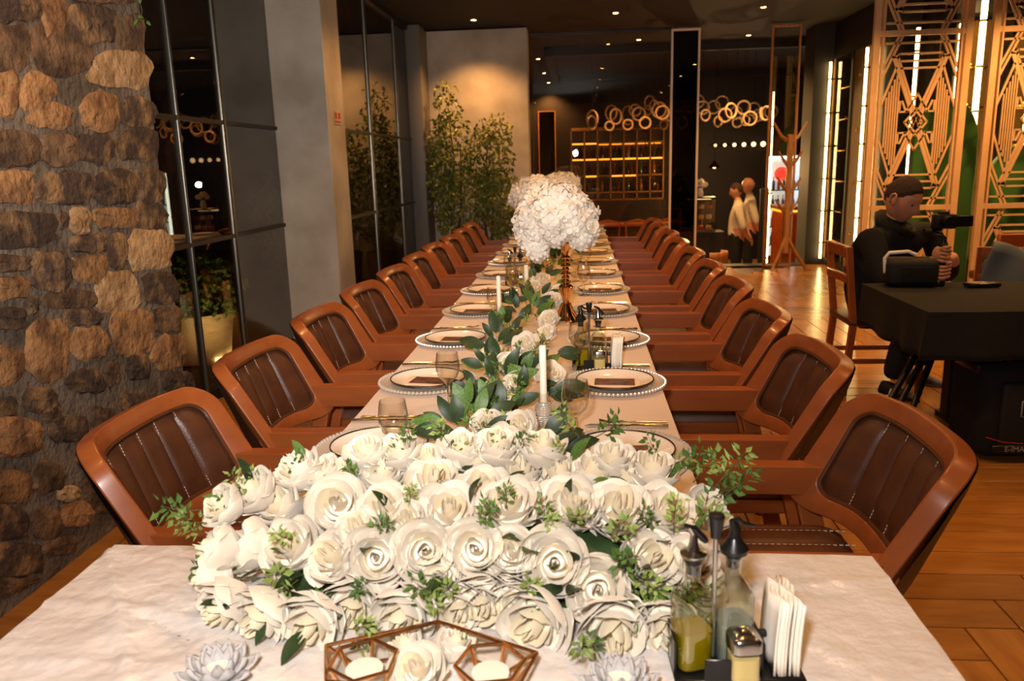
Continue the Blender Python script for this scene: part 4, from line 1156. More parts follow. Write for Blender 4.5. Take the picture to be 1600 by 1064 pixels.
shoe(person, T(2.17, 5.19, 0) @ RZ(math.radians(-40)), 'denim')
# camera on a hand-held stabiliser
gt = thing('stabiliser_camera', 'black video camera on a hand stabiliser held by the seated man', 'camera', (GH.x, GH.y, GH.z - .13))
g0 = GH - Vector((0, 0, -.0)) - Vector((GH.x, GH.y, GH.z - .13))
B().lathe([(.017, 0), (.02, .004), (.02, .05), (.021, .12), (.022, .19), (.016, .2)], 18).obj('handle', 'black_plastic', gt)
B().tube([(0, 0, .195), (.004, 0, .23), (-.01, .02, .25), (-.075, .03, .262)], .012, 10).obj('arm', 'black_plastic', gt)
B().lathe([(.0001, -.018), (.022, -.018), (.022, .018), (.0001, .018)], 18, T(-.078, .03, .262) @ RY(PI / 2)).obj('motor', 'black_matte', gt)
B().tube([(-.075, .03, .262), (-.06, .03, .275), (.0, .03, .278)], .009, 8).obj('tray_arm', 'black_plastic', gt)
cb = B().box(-.055, .055, -.02, .055, .283, .362).box(-.03, .02, -.01, .04, .362, .378).box(-.06, -.035, -.03, -.018, .29, .35).obj('camera_body', 'black_matte', gt, bevel=.006)
B().lathe([(.0001, 0), (.032, 0), (.033, .02), (.034, .065), (.028, .066), (.0001, .06)], 22, T(-.002, -.018, .322) @ RX(PI / 2)).obj('lens', 'black_plastic', cb)
B().box(.060, .150, -.004, .006, .292, .352).obj('flip_screen', 'black_plastic', cb, bevel=.003, seg=1)

# ---- two men standing in the bar room
def standing(loc, rz, label, shirt_i, seed, hair=True, h=1.0):
    mx = T(*loc) @ RZ(rz) @ Matrix.Scale(h, 4)
    J = {'pel': (0, 0, .96, (.155, .14)), 'sp': (.03, 0, 1.15, (.165, .16)), 'ch': (.0, 0, 1.36, (.165, .14)), 'nb': (.0, 0, 1.50, .07), 'nk': (.015, 0, 1.56, .055), 'nt': (.02, 0, 1.60, .055),
         'rs': (-.01, -.19, 1.42, .078), 'ls': (-.01, .19, 1.42, .078), 're': (-.10, -.25, 1.14, .055), 'le': (-.10, .25, 1.14, .055), 'rm': (-.13, -.17, 1.03, .045), 'lm': (-.13, .17, 1.03, .045),
         'rw': (-.19, -.04, .95, .032), 'lw': (-.19, .05, .95, .032), 'rh': (-.20, .01, .92, .032), 'lh': (-.21, .0, .91, .032),
         'rhp': (0, -.09, .90, .11), 'lhp': (0, .09, .90, .11), 'rk': (.01, -.11, .50, .08), 'lk': (.01, .11, .50, .08), 'ra': (-.02, -.12, .10, .055), 'la': (-.02, .12, .10, .055)}
    E2 = [('pel', 'sp'), ('sp', 'ch'), ('ch', 'nb'), ('nb', 'nk'), ('nk', 'nt'), ('ch', 'rs'), ('ch', 'ls'), ('rs', 're'), ('ls', 'le'), ('re', 'rm'), ('le', 'lm'), ('rm', 'rw'), ('lm', 'lw'), ('rw', 'rh'), ('lw', 'lh'), ('pel', 'rhp'), ('pel', 'lhp'), ('rhp', 'rk'), ('lhp', 'lk'), ('rk', 'ra'), ('lk', 'la')]
    EM = {('nk', 'nt'): 1}
    for e in E2[9:15]: EM[e] = 1
    for e in E2[15:]: EM[e] = 2
    b = B(); body(b, J, E2, 'pel', EM)
    HM = T(.035, 0, 1.69) @ RY(.18)
    head_verts(b, HM, 1, 24, 18)
    b.cur = 1
    for k in range(4): b.tube([(-.205, -.02 + .0, .925 - .018 * k), (-.235, .01, .91 - .018 * k), (-.225, .045, .90 - .018 * k)], .009, 6)
    b.tube([(-.20, -.01, .93), (-.19, .03, .945), (-.20, .05, .94)], .010, 6)
    o = b.obj('person', ['shirt', 'skin', 'trousers'], angle=180); o.matrix_world = mx
    tag(o, label, 'person')
    hr = hair_mesh(None, front=.07 if hair else .13, low_back=-.03).obj('hair', 'hair' if hair else 'skin', o, angle=180); hr.matrix_local = HM
    eyes2 = [B().sphere((.082, s * .031, .004), .0105, 8, 6).obj('eye', 'black_plastic', o) for s in (-1, 1)]
    for e in eyes2: e.matrix_local = HM
    for s in (-1, 1):
        q = shoe(o, Matrix()); q.matrix_local = T(-.01, s * .12, 0)
standing((2.49, 13.0, LOWZ), PI - .25, 'dark haired man in white shirt, hands clasped behind his back', 0, 1)
standing((2.82, 13.75, LOWZ), PI - .15, 'man in white shirt standing just behind the dark haired man', 0, 2, hair=False, h=1.03)

# ================================================================== SIDE TABLE WITH BLACK CLOTH
SX0, SX1, SY0, SY1 = 1.57, 3.0, 3.70, 4.58
st_ = thing('side_table', 'table under the black cloth on the right', 'table', ((SX0 + SX1) / 2, (SY0 + SY1) / 2, 0))
B().box(-(SX1 - SX0) / 2 + .01, (SX1 - SX0) / 2 - .01, -.43, .43, .71, .744).obj('tabletop', 'dark_wall', st_, smooth=False)
for sx in (-.25, .45): B().box(sx - .04, sx + .04, .24, .32, .02, .71).obj('leg', 'dark_wall', st_, smooth=False); B().box(sx - .03, sx + .03, .02, .40, 0, .03).obj('foot', 'dark_wall', st_, smooth=False)
cloth('black_tablecloth', 'black cloth hanging over the side table on the right', SX0, SX1, SY0, SY1, .75, .225, 'black_cloth', wave=.016, res=.03, wr=.002)
def wooden_chair(name, loc, rz, label, zt=.92):
    t = thing(name, label, 'chair', loc, rz)
    for s in (-1, 1):
        y = s * .19
        B().add([(x + dx, y + dy, z) for x, z in ((-.235, 0), (-.20, .45), (-.255, zt)) for dx, dy in ((-.02, -.018), (.02, -.018), (.02, .018), (-.02, .018))],
                [(3, 2, 1, 0), (8, 9, 10, 11)] + [(k * 4 + i, k * 4 + (i + 1) % 4, k * 4 + 4 + (i + 1) % 4, k * 4 + 4 + i) for k in range(2) for i in range(4)]).obj('leg', 'wood', t, bevel=.004, seg=1)
        B().add([(x + dx, y + dy, z) for x, z in ((.215, 0), (.20, .44)) for dx, dy in ((-.018, -.018), (.018, -.018), (.018, .018), (-.018, .018))],
                [(3, 2, 1, 0), (4, 5, 6, 7)] + [(i, (i + 1) % 4, 4 + (i + 1) % 4, 4 + i) for i in range(4)]).obj('leg', 'wood', t, bevel=.004, seg=1)
    B().box(-.225, .225, -.21, .21, .435, .475).obj('seat', 'leather', t, bevel=.012)
    for z0, z1 in ((zt - .07, zt), (zt - .22, zt - .17)): B().box(-.262, -.236, -.19, .19, z0, z1).obj('back_rail', 'wood', t, bevel=.005, seg=1)
    B().box(-.20, .20, -.195, -.175, .20, .23).obj('stretcher', 'wood', t, smooth=False); B().box(-.20, .20, .175, .195, .20, .23).obj('stretcher', 'wood', t, smooth=False)
    return t
wooden_chair('wooden_chair', (1.85, 5.11, 0), .0, 'plain wooden chair the man in black sits on')
wooden_chair('wooden_chair', (2.72, 5.32, 0), PI / 2 - .35, 'wooden chair with the grey denim jacket over its back', .88)
# jacket draped over the second chair
jm = T(2.72, 5.32, 0) @ RZ(PI / 2 - .35)
def jk(u, v):
    y = -.09 + (u - .5) * (.46 + .10 * abs(v - .5)); a = v * 2 - 1
    x = -.250 + (.045 + .03 * abs(a) + .016 * math.sin(u * 13 + 3 * v)) * (1 if a > 0 else -1) * min(1, abs(a) * 6)
    return (x - .02 * (1 - abs(a)), y + .02 * math.sin(v * 9), .905 - .34 * max(0, abs(a) - .06) + .012 * math.sin(u * 8) - .12 * (1 - u) ** 1.5)
jo = B().grid(jk, 30, 34).obj('denim_jacket', 'denim', angle=180); jo.matrix_world = jm
md = jo.modifiers.new('t', 'SOLIDIFY'); md.thickness = .012
tag(jo, 'grey blue denim jacket draped over a wooden chair back', 'jacket')
# camera bag with white handle
p = on_z(1423, 447, .752)
bg = thing('camera_bag', 'black camera bag with white handle on the black table', 'bag', (p.x, p.y + .03, .753), -.12)
B().box(-.13, .13, -.085, .085, 0, .15).obj('bag_body', 'black_matte', bg, bevel=.035, seg=4)
B().tube([(-.128, -.02, .07), (-.135, -.02, .15), (-.115, -.02, .178), (-.02, -.02, .185), (.02, -.02, .168)], .010, 10).obj('bag_handle', 'white_strip', bg)
B().box(-.06, .10, -.092, -.084, .03, .11).obj('front_pocket', 'black_cloth', bg, bevel=.004)
p = on_z(1466, 446, .752); tag(B().lathe([(.0001, 0), (.03, .0), (.034, .012), (.03, .03), (.0001, .034)], 18).obj('lens_cap', 'black_plastic'), 'small round black lens cap beside the camera bag', 'lens cap').location = (p.x, p.y, .7535)
p = on_z(1534, 448, .752)
ph = thing('voice_recorder', 'small dark hand-held recorder lying on the black table', 'recorder', (p.x, p.y, .7535), .08)
B().box(-.085, .085, -.035, .035, 0, .022).obj('recorder_body', 'black_plastic', ph, bevel=.008)
B().box(-.07, .02, -.025, .025, .022, .0235).obj('recorder_screen', 'grey_print', ph, smooth=False)
# equipment case under the table
cs = thing('equipment_case', 'large black soft equipment case under the side table', 'case', (2.27, 3.78, 0), 0)
B().box(-.40, .40, 0, .34, .015, .49).obj('case_body', 'black_cloth', cs, bevel=.07, seg=4)
B().box(-.31, .33, -.022, .02, .045, .40).obj('front_pocket', 'black_matte', cs, bevel=.02, seg=3)
B().box(-.40, -.34, .05, .30, .42, .47).obj('corner_guard', 'black_plastic', cs, bevel=.01)
bdg = B().box(-.225, -.130, -.028, -.021, .235, .315).obj('badge', 'grey_print', cs, bevel=.003, seg=1)
B().box(-.22, -.135, -.0295, -.027, .24, .31).obj('badge_field', 'black_matte', bdg, smooth=False)
tri = B()
for a, c in (((0, .258), (.028, .298)), ((.055, .258), (.028, .298)), ((.014, .258), (.028, .278)), ((.041, .258), (.028, .278))): tri.tube([(a[0] - .205, -.031, a[1]), (c[0] - .205, -.031, c[1])], .0035, 6)
tri.obj('badge_mark', 'red_print', bdg)
nmt = B().box(-.335, .0, -.028, -.021, .060, .095).obj('name_strip', 'black_plastic', cs, bevel=.004, seg=1)
def text(s, size, m, parent, mx, name='lettering', ext=.0008, align='CENTER'):
    cu = bpy.data.curves.new(name, 'FONT'); cu.body = s; cu.size = size; cu.extrude = ext; cu.align_x = align; cu.align_y = 'CENTER'
    o = bpy.data.objects.new('tmp', cu); COL.objects.link(o)
    dg = bpy.context.evaluated_depsgraph_get(); me = bpy.data.meshes.new_from_object(o.evaluated_get(dg)); bpy.data.objects.remove(o)
    me.materials.clear(); me.materials.append(MT[m])
    q = link(name, me, parent); q.matrix_local = mx
    return q
text('E-IMAGE', .036, 'grey_print', nmt, T(-.215, -.0295, .0775) @ RX(PI / 2))
rl = B()
for k in range(3): rl.sphere((-.34 + .04 * k, .06, .478 + .004 * k), .012, 8, 6, (1.2, 1, .6))
rl.obj('red_tag', 'red_print', cs)
B().tube([(-.36, -.004, .13), (-.29, -.024, .112), (-.2, -.026, .105)], .002, 6).obj('red_piping', 'red_print', cs)
# folded tripod lying on the floor in front of the case
tp = thing('tripod', 'folded black tripod leaning under the side table', 'tripod', (1.44, 4.0, 0))
for a, c in (((-.02, -.04, .03), (.34, .22, .50)), ((.02, -.10, .03), (.37, .20, .50)), ((.10, -.14, .03), (.39, .19, .48))):
    B().tube([a, ((a[0] + c[0]) / 2, (a[1] + c[1]) / 2, (a[2] + c[2]) / 2), c], [.012, .016, .018], 10).obj('leg', 'black_plastic', tp)
B().sphere((.38, .21, .52), .035, 12, 8).obj('tripod_head', 'black_matte', tp)
# ================================================================== SCREENS, CABINETS, BAY
def bar3(p, q, w_, d=.02):
    """flat bar between two points of the x-z plane"""
    a, c = Vector((p[0], 0, p[1])), Vector((q[0], 0, q[1])); u = (c - a).normalized(); n = Vector((-u.z, 0, u.x)) * (w_ / 2)
    a = a - u * w_ * .3; c = c + u * w_ * .3
    vs = [a + n + Vector((0, s, 0)) for s in (-d / 2, d / 2)] + [a - n + Vector((0, s, 0)) for s in (-d / 2, d / 2)] + [c + n + Vector((0, s, 0)) for s in (-d / 2, d / 2)] + [c - n + Vector((0, s, 0)) for s in (-d / 2, d / 2)]
    return B().add(vs, [(0, 1, 3, 2), (4, 6, 7, 5), (0, 4, 5, 1), (2, 3, 7, 6), (0, 2, 6, 4), (1, 5, 7, 3)])
def motif():
    s = []   # (u0, v0, u1, v1, width class)
    def sym(a, b, c, d, w_=1): s.append((a, b, c, d, w_)); s.append((1 - a, b, 1 - c, d, w_))
    for v in (.055, .945): s.append((.03, v, .97, v, 1))
    for v in (.115, .155, .195):
        e = .0 if v != .155 else .03
        s.append((.22 + (v - .115) * .4, v, .78 - (v - .115) * .4, v, 1)); s.append((.22 + (v - .115) * .4, 1 - v, .78 - (v - .115) * .4, 1 - v, 1))
    sym(.155, .135, .82, .875, 2.2); sym(.205, .135, .87, .875, 1.2)
    sym(.22, .115, .195, .14); sym(.22, .885, .195, .86); sym(.13, .13, .21, .13, 1.5); sym(.13, .87, .21, .87, 1.5)
    for k in range(6):
        u = .085 + .032 * k
        top_ = .20 + .018 + max(0, (.20 - u)) * 1.05 if u < .2 else .20 + (u - .2) * 1.12
        sym(u, top_ + .02, u, 1 - top_ - .02, .6)
    sym(.19, .19, .0, .42); sym(.19, .81, .0, .58)
    sym(.25, .015, .0, .255); sym(.20, .015, .0, .20); sym(.25, .985, .0, .745); sym(.20, .985, .0, .80)
    for r in (.085, .15):
        h = r * .52
        for a, b_, c, d in ((.5 - r, .5, .5, .5 - h), (.5, .5 - h, .5 + r, .5), (.5 + r, .5, .5, .5 + h), (.5, .5 + h, .5 - r, .5)): s.append((a, b_, c, d, .9))
    sym(.5, .34, .36, .44, .9); sym(.36, .44, .30, .38, .9); sym(.5, .66, .36, .56, .9); sym(.36, .56, .30, .62, .9)
    sym(.27, .44, .37, .44, .8); sym(.27, .56, .37, .56, .8); sym(.27, .44, .27, .38, .8); sym(.27, .56, .27, .62, .8)
    return s
MOT = motif()
def screen(x0, x1, y, label):
    t = thing('lattice_screen', label, 'room divider', (x0, y, 0), 0, 'gold art deco screens')
    W2 = x1 - x0
    for a, c in ((0, .055), (.075, .09), (W2 - .055, W2), (W2 - .09, W2 - .075)): B().box(a, c, -.022, .022, 0, CEIL - .01).obj('upright', 'screen_gold', t, smooth=False)
    ia, iw = .09, W2 - .18
    H = 1.48; z0 = 2.455
    k = -1
    cells = [(z0 + H, z0), (z0, z0 - H), (z0 - H, z0 - 2 * H)]
    for zt in (z0, z0 - H): B().box(.055, W2 - .055, -.016, .016, zt - .022, zt + .022).obj('cross_bar', 'screen_gold', t, smooth=False)
    for ct, cb_ in cells:
        for (u0, v0, u1, v1, wc) in MOT:
            p = [ia + iw * u0, ct + (cb_ - ct) * v0]; q = [ia + iw * u1, ct + (cb_ - ct) * v1]
            lo_, hi_ = .02, CEIL - .02
            if p[1] > q[1]: p, q = q, p
            if q[1] < lo_ or p[1] > hi_: continue
            if q[1] > hi_ and abs(q[1] - p[1]) > 1e-6: f_ = (hi_ - p[1]) / (q[1] - p[1]); q = [p[0] + (q[0] - p[0]) * f_, hi_]
            if p[1] < lo_ and abs(q[1] - p[1]) > 1e-6: f_ = (lo_ - p[1]) / (q[1] - p[1]); p = [p[0] + (q[0] - p[0]) * f_, lo_]
            bar3(p, q, .0165 * wc ** .8, .014).obj('bar', 'screen_gold', t, smooth=False)
screen(2.525, 3.335, 7.5, 'gold art deco lattice screen behind the seated man')
screen(3.50, 4.31, 7.5, 'gold art deco lattice screen at the right edge, behind the jacket')
# light tubes
def tube_light(p0, p1, label, r=.014, watts=9.0, n_br=6, br=True, m='led', wall=(0, .05, 0), group='vertical light tubes'):
    p0, p1 = Vector(p0), Vector(p1)
    t = thing('light_tube', label, 'light tube', tuple(p0), 0, group)
    d = p1 - p0
    tb = B().tube([(0, 0, 0), tuple(d)], r, 10).obj('tube', m, t)
    if br:
        for k in range(n_br):
            z_ = d.z * (k + .5) / n_br; q = Vector((d.x * (k + .5) / n_br, d.y * (k + .5) / n_br, z_))
            B().lathe([(r * 1.02, -.011), (r * 1.5, -.011), (r * 1.5, .011), (r * 1.02, .011)], 12, T(*q)).obj('bracket', 'brass', t)
            B().tube([q, q + Vector(wall)], .008, 6).obj('bracket_arm', 'dark_metal', t)
# wine cabinet along the right wall
cab = thing('wine_cabinet', 'tall dark wine cabinet with glass front lit by light tubes', 'cabinet', (3.30, 9.35, 0))
cy0, cy1 = 0, 2.0
B().box(.30, .345, cy0, cy1, .03, 2.75).obj('back_panel', 'cabinet_back', cab, smooth=False)
for z0, z1, nm in ((.0, .09, 'plinth'), (2.66, CEIL - .01, 'top_panel')): B().box(0, .345, cy0, cy1, z0, z1).obj(nm, 'dark_wall', cab, smooth=False)
for y in (0, .62, 1.10, 1.96): B().box(0, .30, y, y + .04, .09, 2.66).obj('divider', 'dark_metal' if y in (0, 1.10) else 'cabinet_back', cab, smooth=False)
for y0, y1 in ((.04, 1.06), (1.80, 1.96)): B().box(.004, .02, y0, y1, .09, 2.66).obj('door_panel', 'bronze_panel', cab, smooth=False)
B().box(.004, .009, 1.14, 1.78, .09, 2.66).obj('pane', 'pane_cab', cab, smooth=False)
B().box(-.012, .02, 1.055, 1.115, .09, 2.66).obj('post', 'dark_metal', cab, smooth=False)
for k in range(6):
    z_ = .34 + .385 * k
    h_ = B()
    for yy in (1.22, 1.34): h_.tube([(.02, yy, z_ + .035), (.27, yy, z_ + .035)], .009, 8)
    h_.box(.03, .28, 1.16, 1.72, z_, z_ + .012)
    h_.obj('bottle_rest', 'brass', cab, bevel=0)
for k in range(4):
    for yy in (.80, 1.88): B().lathe([(.0001, .0), (.022, .0), (.022, .012), (.0001, .014)], 14, T(.004, yy, .5 + .62 * k) @ RY(-PI / 2)).obj('knob', 'brass', cab)
tube_light((3.245, 11.15, .09), (3.245, 11.15, 2.62), 'left light tube on the wine cabinet, near the dark pier', wall=(.06, 0, 0))
tube_light((3.245, 9.80, .09), (3.245, 9.80, 2.62), 'right light tube on the wine cabinet, beside the gold screen', wall=(.06, 0, 0))
# second cabinet behind the screens
cb2 = thing('wine_cabinet', 'wine cabinet glowing behind the gold lattice screens', 'cabinet', (3.72, 8.72, 0))
B().box(0, 3.2, .30, .335, .03, 2.75).obj('back_panel', 'cabinet_back', cb2, smooth=False)
for z0, z1, nm in ((0, .09, 'plinth'), (2.78, CEIL - .01, 'top_panel')): B().box(0, 3.2, 0, .335, z0, z1).obj(nm, 'dark_wall', cb2, smooth=False)
for x in (0, .55, 1.1, 1.65, 2.2): B().box(x, x + .04, 0, .30, .09, 2.78).obj('divider', 'dark_metal', cb2, smooth=False)
for k in range(6):
    for x in (.10, .65, 1.2):
        z_ = .34 + .385 * k; h_ = B().box(x, x + .38, .03, .28, z_, z_ + .012)
        for xx in (x + .08, x + .2): h_.tube([(xx, .02, z_ + .035), (xx, .27, z_ + .035)], .009, 8)
        h_.obj('bottle_rest', 'brass', cb2)
tube_light((3.42, 8.86, .02), (3.42, 8.86, 2.68), 'light tube seen through the left half of the near gold screen', r=.017)
tube_light((3.76, 8.70, .8), (3.76, 8.70, 2.68), 'light tube seen through the right half of the near gold screen', r=.013)
tube_light((3.93, 8.62, .35), (3.93, 8.62, 2.9), 'thick bright light tube between the two gold screens', r=.027, n_br=6)
tube_light((4.46, 8.70, .35), (4.46, 8.70, 2.68), 'light tube seen through the right hand gold screen', r=.016)
# green arched seat backs
def arch(x, y, label, w_=.60, h=1.95):
    pts = [(w_ / 2, 0)] + [(w_ / 2 * math.cos(PI * k / 20), h - .42 + .42 * math.sin(PI * k / 20)) for k in range(21)] + [(-w_ / 2, 0)]
    o = B().prism(pts, -.05, .05, RX(PI / 2)).obj('arched_panel', 'velvet_green', bevel=.02, seg=3); o.location = (x, y, 0)
    tag(o, label, 'seat back')
arch(3.50, 8.25, 'tall green velvet arched seat back behind the gold screen')
arch(4.22, 8.25, 'green velvet arched seat back behind the right screen', .62, 1.5)
bn = thing('wooden_bench', 'wooden bench back below the right hand gold screen', 'bench', (3.35, 6.75, 0))
B().box(0, 1.6, -.02, .03, .55, .80).obj('backrest', 'wood', bn, bevel=.008, seg=1)
B().box(0, 1.6, -.02, .45, .38, .45).obj('seat', 'leather', bn, bevel=.02)
for x in (.05, 1.5): B().box(x, x + .05, 0, .4, 0, .38).obj('leg', 'wood', bn, smooth=False)

# ================================================================== COAT STAND, TREE, PLANTS
ct = thing('coat_stand', 'branching wooden coat stand at the step', 'coat stand', (2.66, 10.66, 0))
B().box(-.032, .032, -.032, .032, .22, 1.72).obj('post', 'wood_pale', ct, bevel=.006, seg=1)
for a in range(3):
    an = a * 2 * PI / 3 - .35; c, s = math.cos(an), math.sin(an)
    B().tube([(c * .02, s * .02, .42), (c * .13, s * .13, .22), (c * .27, s * .27, .016)], [.024, .026, .02], 4).obj('foot', 'wood_pale', ct, angle=30)
for z_, an in ((1.66, .2), (1.66, PI - .1), (1.36, PI + .3), (1.36, -.4), (1.02, .1), (1.05, PI + .1), (.75, .3), (.76, PI)):
    c, s = math.cos(an), math.sin(an); k = 1.25 if z_ > 1.5 else .9
    B().tube([(c * .01, s * .01, z_ - .04), (c * .09 * k, s * .09 * k, z_ + .04), (c * .17 * k, s * .17 * k, z_ + .17 * k)], [.024, .02, .012], 4).obj('branch', 'wood_pale', ct, angle=30)

def foliage(name, label, cat, base, stems, blobs, n, lsize, m, seed, pot=True, potm='terracotta', potsize=(.2, .4), leafk=1.0):
    t = thing(name, label, cat, base); rr = random.Random(seed)
    for k, pts in enumerate(stems): B().tube(pts, [.022 * (1 - .75 * i / (len(pts) - 1)) for i in range(len(pts))], 7).obj('stem', 'bark', t)
    b = B()
    tot = sum(q[3] * q[4] * q[5] for q in blobs)
    for (cx, cy, cz, rx, ry, rz) in blobs:
        for k in range(int(n * rx * ry * rz / tot)):
            while True:
                q = Vector((rr.uniform(-1, 1), rr.uniform(-1, 1), rr.uniform(-1, 1)))
                if q.length < 1 and q.length > rr.uniform(0, .8): break
            p = Vector((cx + q.x * rx, cy + q.y * ry, cz + q.z * rz))
            d = Vector((rr.gauss(0, .7), rr.gauss(0, .7), -.75 + rr.gauss(0, .45))).normalized()
            L2 = lsize * rr.uniform(.7, 1.3); w2 = L2 * .30
            y_ = d; x_ = d.cross(Vector((rr.uniform(-1, 1), rr.uniform(-1, 1), .3))).normalized(); n_ = x_.cross(y_)
            b.add([p, p + y_ * L2 * .45 + x_ * w2 + n_ * .006, p + y_ * L2, p + y_ * L2 * .45 - x_ * w2 + n_ * .006], [(0, 1, 2), (0, 2, 3)])
    tag(b.obj('foliage', m, t, smooth=False), 'dense small drooping leaves', kind='stuff')
    if pot:
        r, h = potsize; B().lathe([(.0001, 0), (r * .8, 0), (r, h), (r * .9, h), (r * .88, h - .03), (.0001, h - .03)], 24).obj('pot', potm, t, angle=40)
    return t
foliage('ficus_tree', 'tall leafy ficus in front of the concrete end wall, left one', 'tree', (-1.58, 10.08, 0), [[(0, 0, .35), (-.04, 0, .9), (.03, .02, 1.5), (-.02, 0, 2.2)], [(.03, 0, .35), (.1, 0, 1), (.12, 0, 1.7)]],
        [(0, 0, 1.55, .30, .22, .60), (-.05, 0, 2.12, .19, .15, .36), (.1, 0, 1.0, .34, .22, .5), (-.12, -.05, 1.3, .2, .2, .7)], 2000, .062, 'leaf_ficus', 3)
foliage('ficus_tree', 'leafy ficus against the concrete end wall, right one', 'tree', (-1.12, 10.10, 0), [[(0, 0, .35), (.04, 0, .9), (-.03, .02, 1.5), (.02, 0, 1.9)], [(-.03, 0, .35), (-.1, 0, 1), (.1, 0, 1.6)]],
        [(0, 0, 1.45, .32, .2, .5), (.08, 0, 1.85, .24, .14, .24), (.12, 0, 1.0, .30, .2, .45), (.2, 0, .65, .2, .15, .3)], 1800, .062, 'leaf_ficus', 4)
foliage('planter_shrub', 'round shrub in a planter outside the window', 'shrub', (-3.25, 6.45, -.12), [[(0, 0, .2), (0, 0, .5)]], [(0, 0, .62, .42, .42, .32)], 1500, .06, 'leaf_mid', 5, potsize=(.3, .42), potm='concrete')
foliage('planter_shrub', 'dark shrub outside beyond the column, behind the rear window', 'shrub', (-3.4, 9.6, -.12), [[(0, 0, .2), (0, 0, .5)]], [(0, 0, 1.0, .6, .6, .7)], 1200, .07, 'leaf_ficus', 6, potsize=(.3, .42))
o = B().box(-.28, .28, -.018, .018, 0, .03).obj('ground_light_strip', 'led', smooth=False); o.location = (-2.95, 6.55, -.1); o.rotation_euler = (0, 0, 1.25); tag(o, 'yellow light strip low on the terrace outside the window', 'light strip')
vs_ = thing('climbing_vine', 'little yellow green vine tip hanging at the top edge of the stone wall', 'vine', tuple(on_x(222, -20, XL + .03)))
b0 = vs_.location
pts = [on_x(px, py, XL + .03) - b0 for px, py in ((222, -20), (218, 2), (222, 16), (221, 28), (228, 32))]
B().tube(pts, .002, 5).obj('stem', 'stem', vs_)
for k, (px, py) in enumerate(((219, 6), (224, 28), (216, 31), (229, 33))):
    o = link('leaf', LEAF[2], vs_); o.matrix_local = Matrix.Translation(on_x(px, py, XL + .035) - b0) @ RX(1.2) @ RZ(k * 1.3) @ Matrix.Scale(.032, 4)
# small notice on the column
sg = thing('column_notice', 'small red notice on the side of the concrete column', 'sign', tuple(on_x(527, 184, XL) + Vector((.003, 0, 0))))
B().box(0, .002, -.10, .10, -.055, .055).obj('notice_sheet', 'concrete', sg, smooth=False)
for k, yy in enumerate((-.05, .04)): B().box(.002, .003, yy - .03, yy + .03, -.01, .04).obj('red_mark', 'red_print', sg, smooth=False)
B().box(.002, .003, -.08, .08, -.04, -.025).obj('red_mark', 'red_print', sg, smooth=False)

# ================================================================== BAR ROOM
# back-bar shelving with bottles
bx0, bx1, by = -.15, 1.62, 16.0
bb = thing('back_bar', 'lit back bar shelving with rows of bottles', 'shelving', (bx0, by, LOWZ))
W3 = bx1 - bx0
B().box(0, W3, .30, .33, 1.44, 2.85).obj('back_panel', 'cabinet_back', bb, smooth=False)
for k in range(8): B().box(W3 * k / 7 - .012, W3 * k / 7 + .012, 0, .30, 1.44, 2.80).obj('divider', 'cabinet_back', bb, smooth=False)
for j, z_ in enumerate((1.46, 1.60, 1.92, 2.24, 2.54, 2.79)):
    B().box(0, W3, 0, .30, z_ - .012, z_ + .012).obj('shelf', 'cabinet_back', bb, smooth=False)
    if j in (2, 3, 4):
        for k in range(7):
            if j == 3 or (j == 4 and k < 2) or (j == 2 and k in (1, 3, 4)): B().box(W3 * k / 7 + .02, W3 * (k + 1) / 7 - .02, -.012, -.002, z_ - .02, z_ + .006).obj('light_strip', 'amber', bb, smooth=False)
            elif j == 4: B().box(W3 * k / 7 + .03, W3 * (k + 1) / 7 - .03, .27, .285, z_ - .03, z_ - .015).obj('light_strip', 'amber', bb, smooth=False)
B().box(-.05, W3 + .05, -.1, .33, 0, 1.44).obj('base_cupboard', 'dark_wall', bb, smooth=False)
bprof = [(.0001, 0), (.036, 0), (.038, .01), (.038, .16), (.030, .19), (.013, .225), (.012, .28), (.015, .282), (.015, .295), (.0001, .296)]
BOT = [B().lathe(bprof, 12).mesh('liquor_bottle', m) for m in ('bottle_dark', 'bottle_amber', 'bottle_green')]
rown = {0: 'lower', 1: 'middle', 2: 'upper'}
for j, z_ in enumerate((1.614, 1.934, 2.254)):
    for k in range(7):
        for q in range(2):
            o = link('liquor_bottle', BOT[(j + k * 2 + q) % 3]); s = R.uniform(.75, .95)
            o.location = (bx0 + W3 * (k + .33 + .34 * q) / 7, by + .12 + R.uniform(-.03, .05), LOWZ + z_); o.scale = (1, 1, s)
            tag(o, '%s bottle in the %s compartment of the %s back bar shelf' % (('left', 'right')[q], ORD[k], rown[j]), 'bottle', 'bottles on the back bar')
# bar counter and stools before it
bc = thing('bar_counter', 'dark bar counter in front of the bottle shelving', 'counter', (-.6, 14.9, LOWZ))
B().box(0, 2.5, 0, .5, 0, 1.02).obj('counter_body', 'dark_wall', bc, smooth=False); B().box(-.04, 2.54, -.06, .54, 1.02, 1.07).obj('counter_top', 'wood', bc, bevel=.01)
def stool(x, y, label):
    t = thing('bar_stool', label, 'stool', (x, y, LOWZ), 0, 'bar stools')
    for sx in (-1, 1):
        for sy in (-1, 1): B().tube([(sx * .2, sy * .2, 0), (sx * .15, sy * .15, .78)], .016, 8).obj('leg', 'wood', t)
    B().box(-.19, .19, -.19, .19, .78, .84).obj('seat', 'amber' if False else 'wood_pale', t, bevel=.02)
    B().tube([(-.19, -.19, .84), (-.21, -.23, 1.15), (0, -.26, 1.2), (.21, -.23, 1.15), (.19, -.19, .84)], .018, 8).obj('backrest', 'wood', t)
for k, x in enumerate((.48, 1.0, 1.5)): stool(x, 14.3, '%s bar stool from the left in front of the dark counter' % ORD[k])
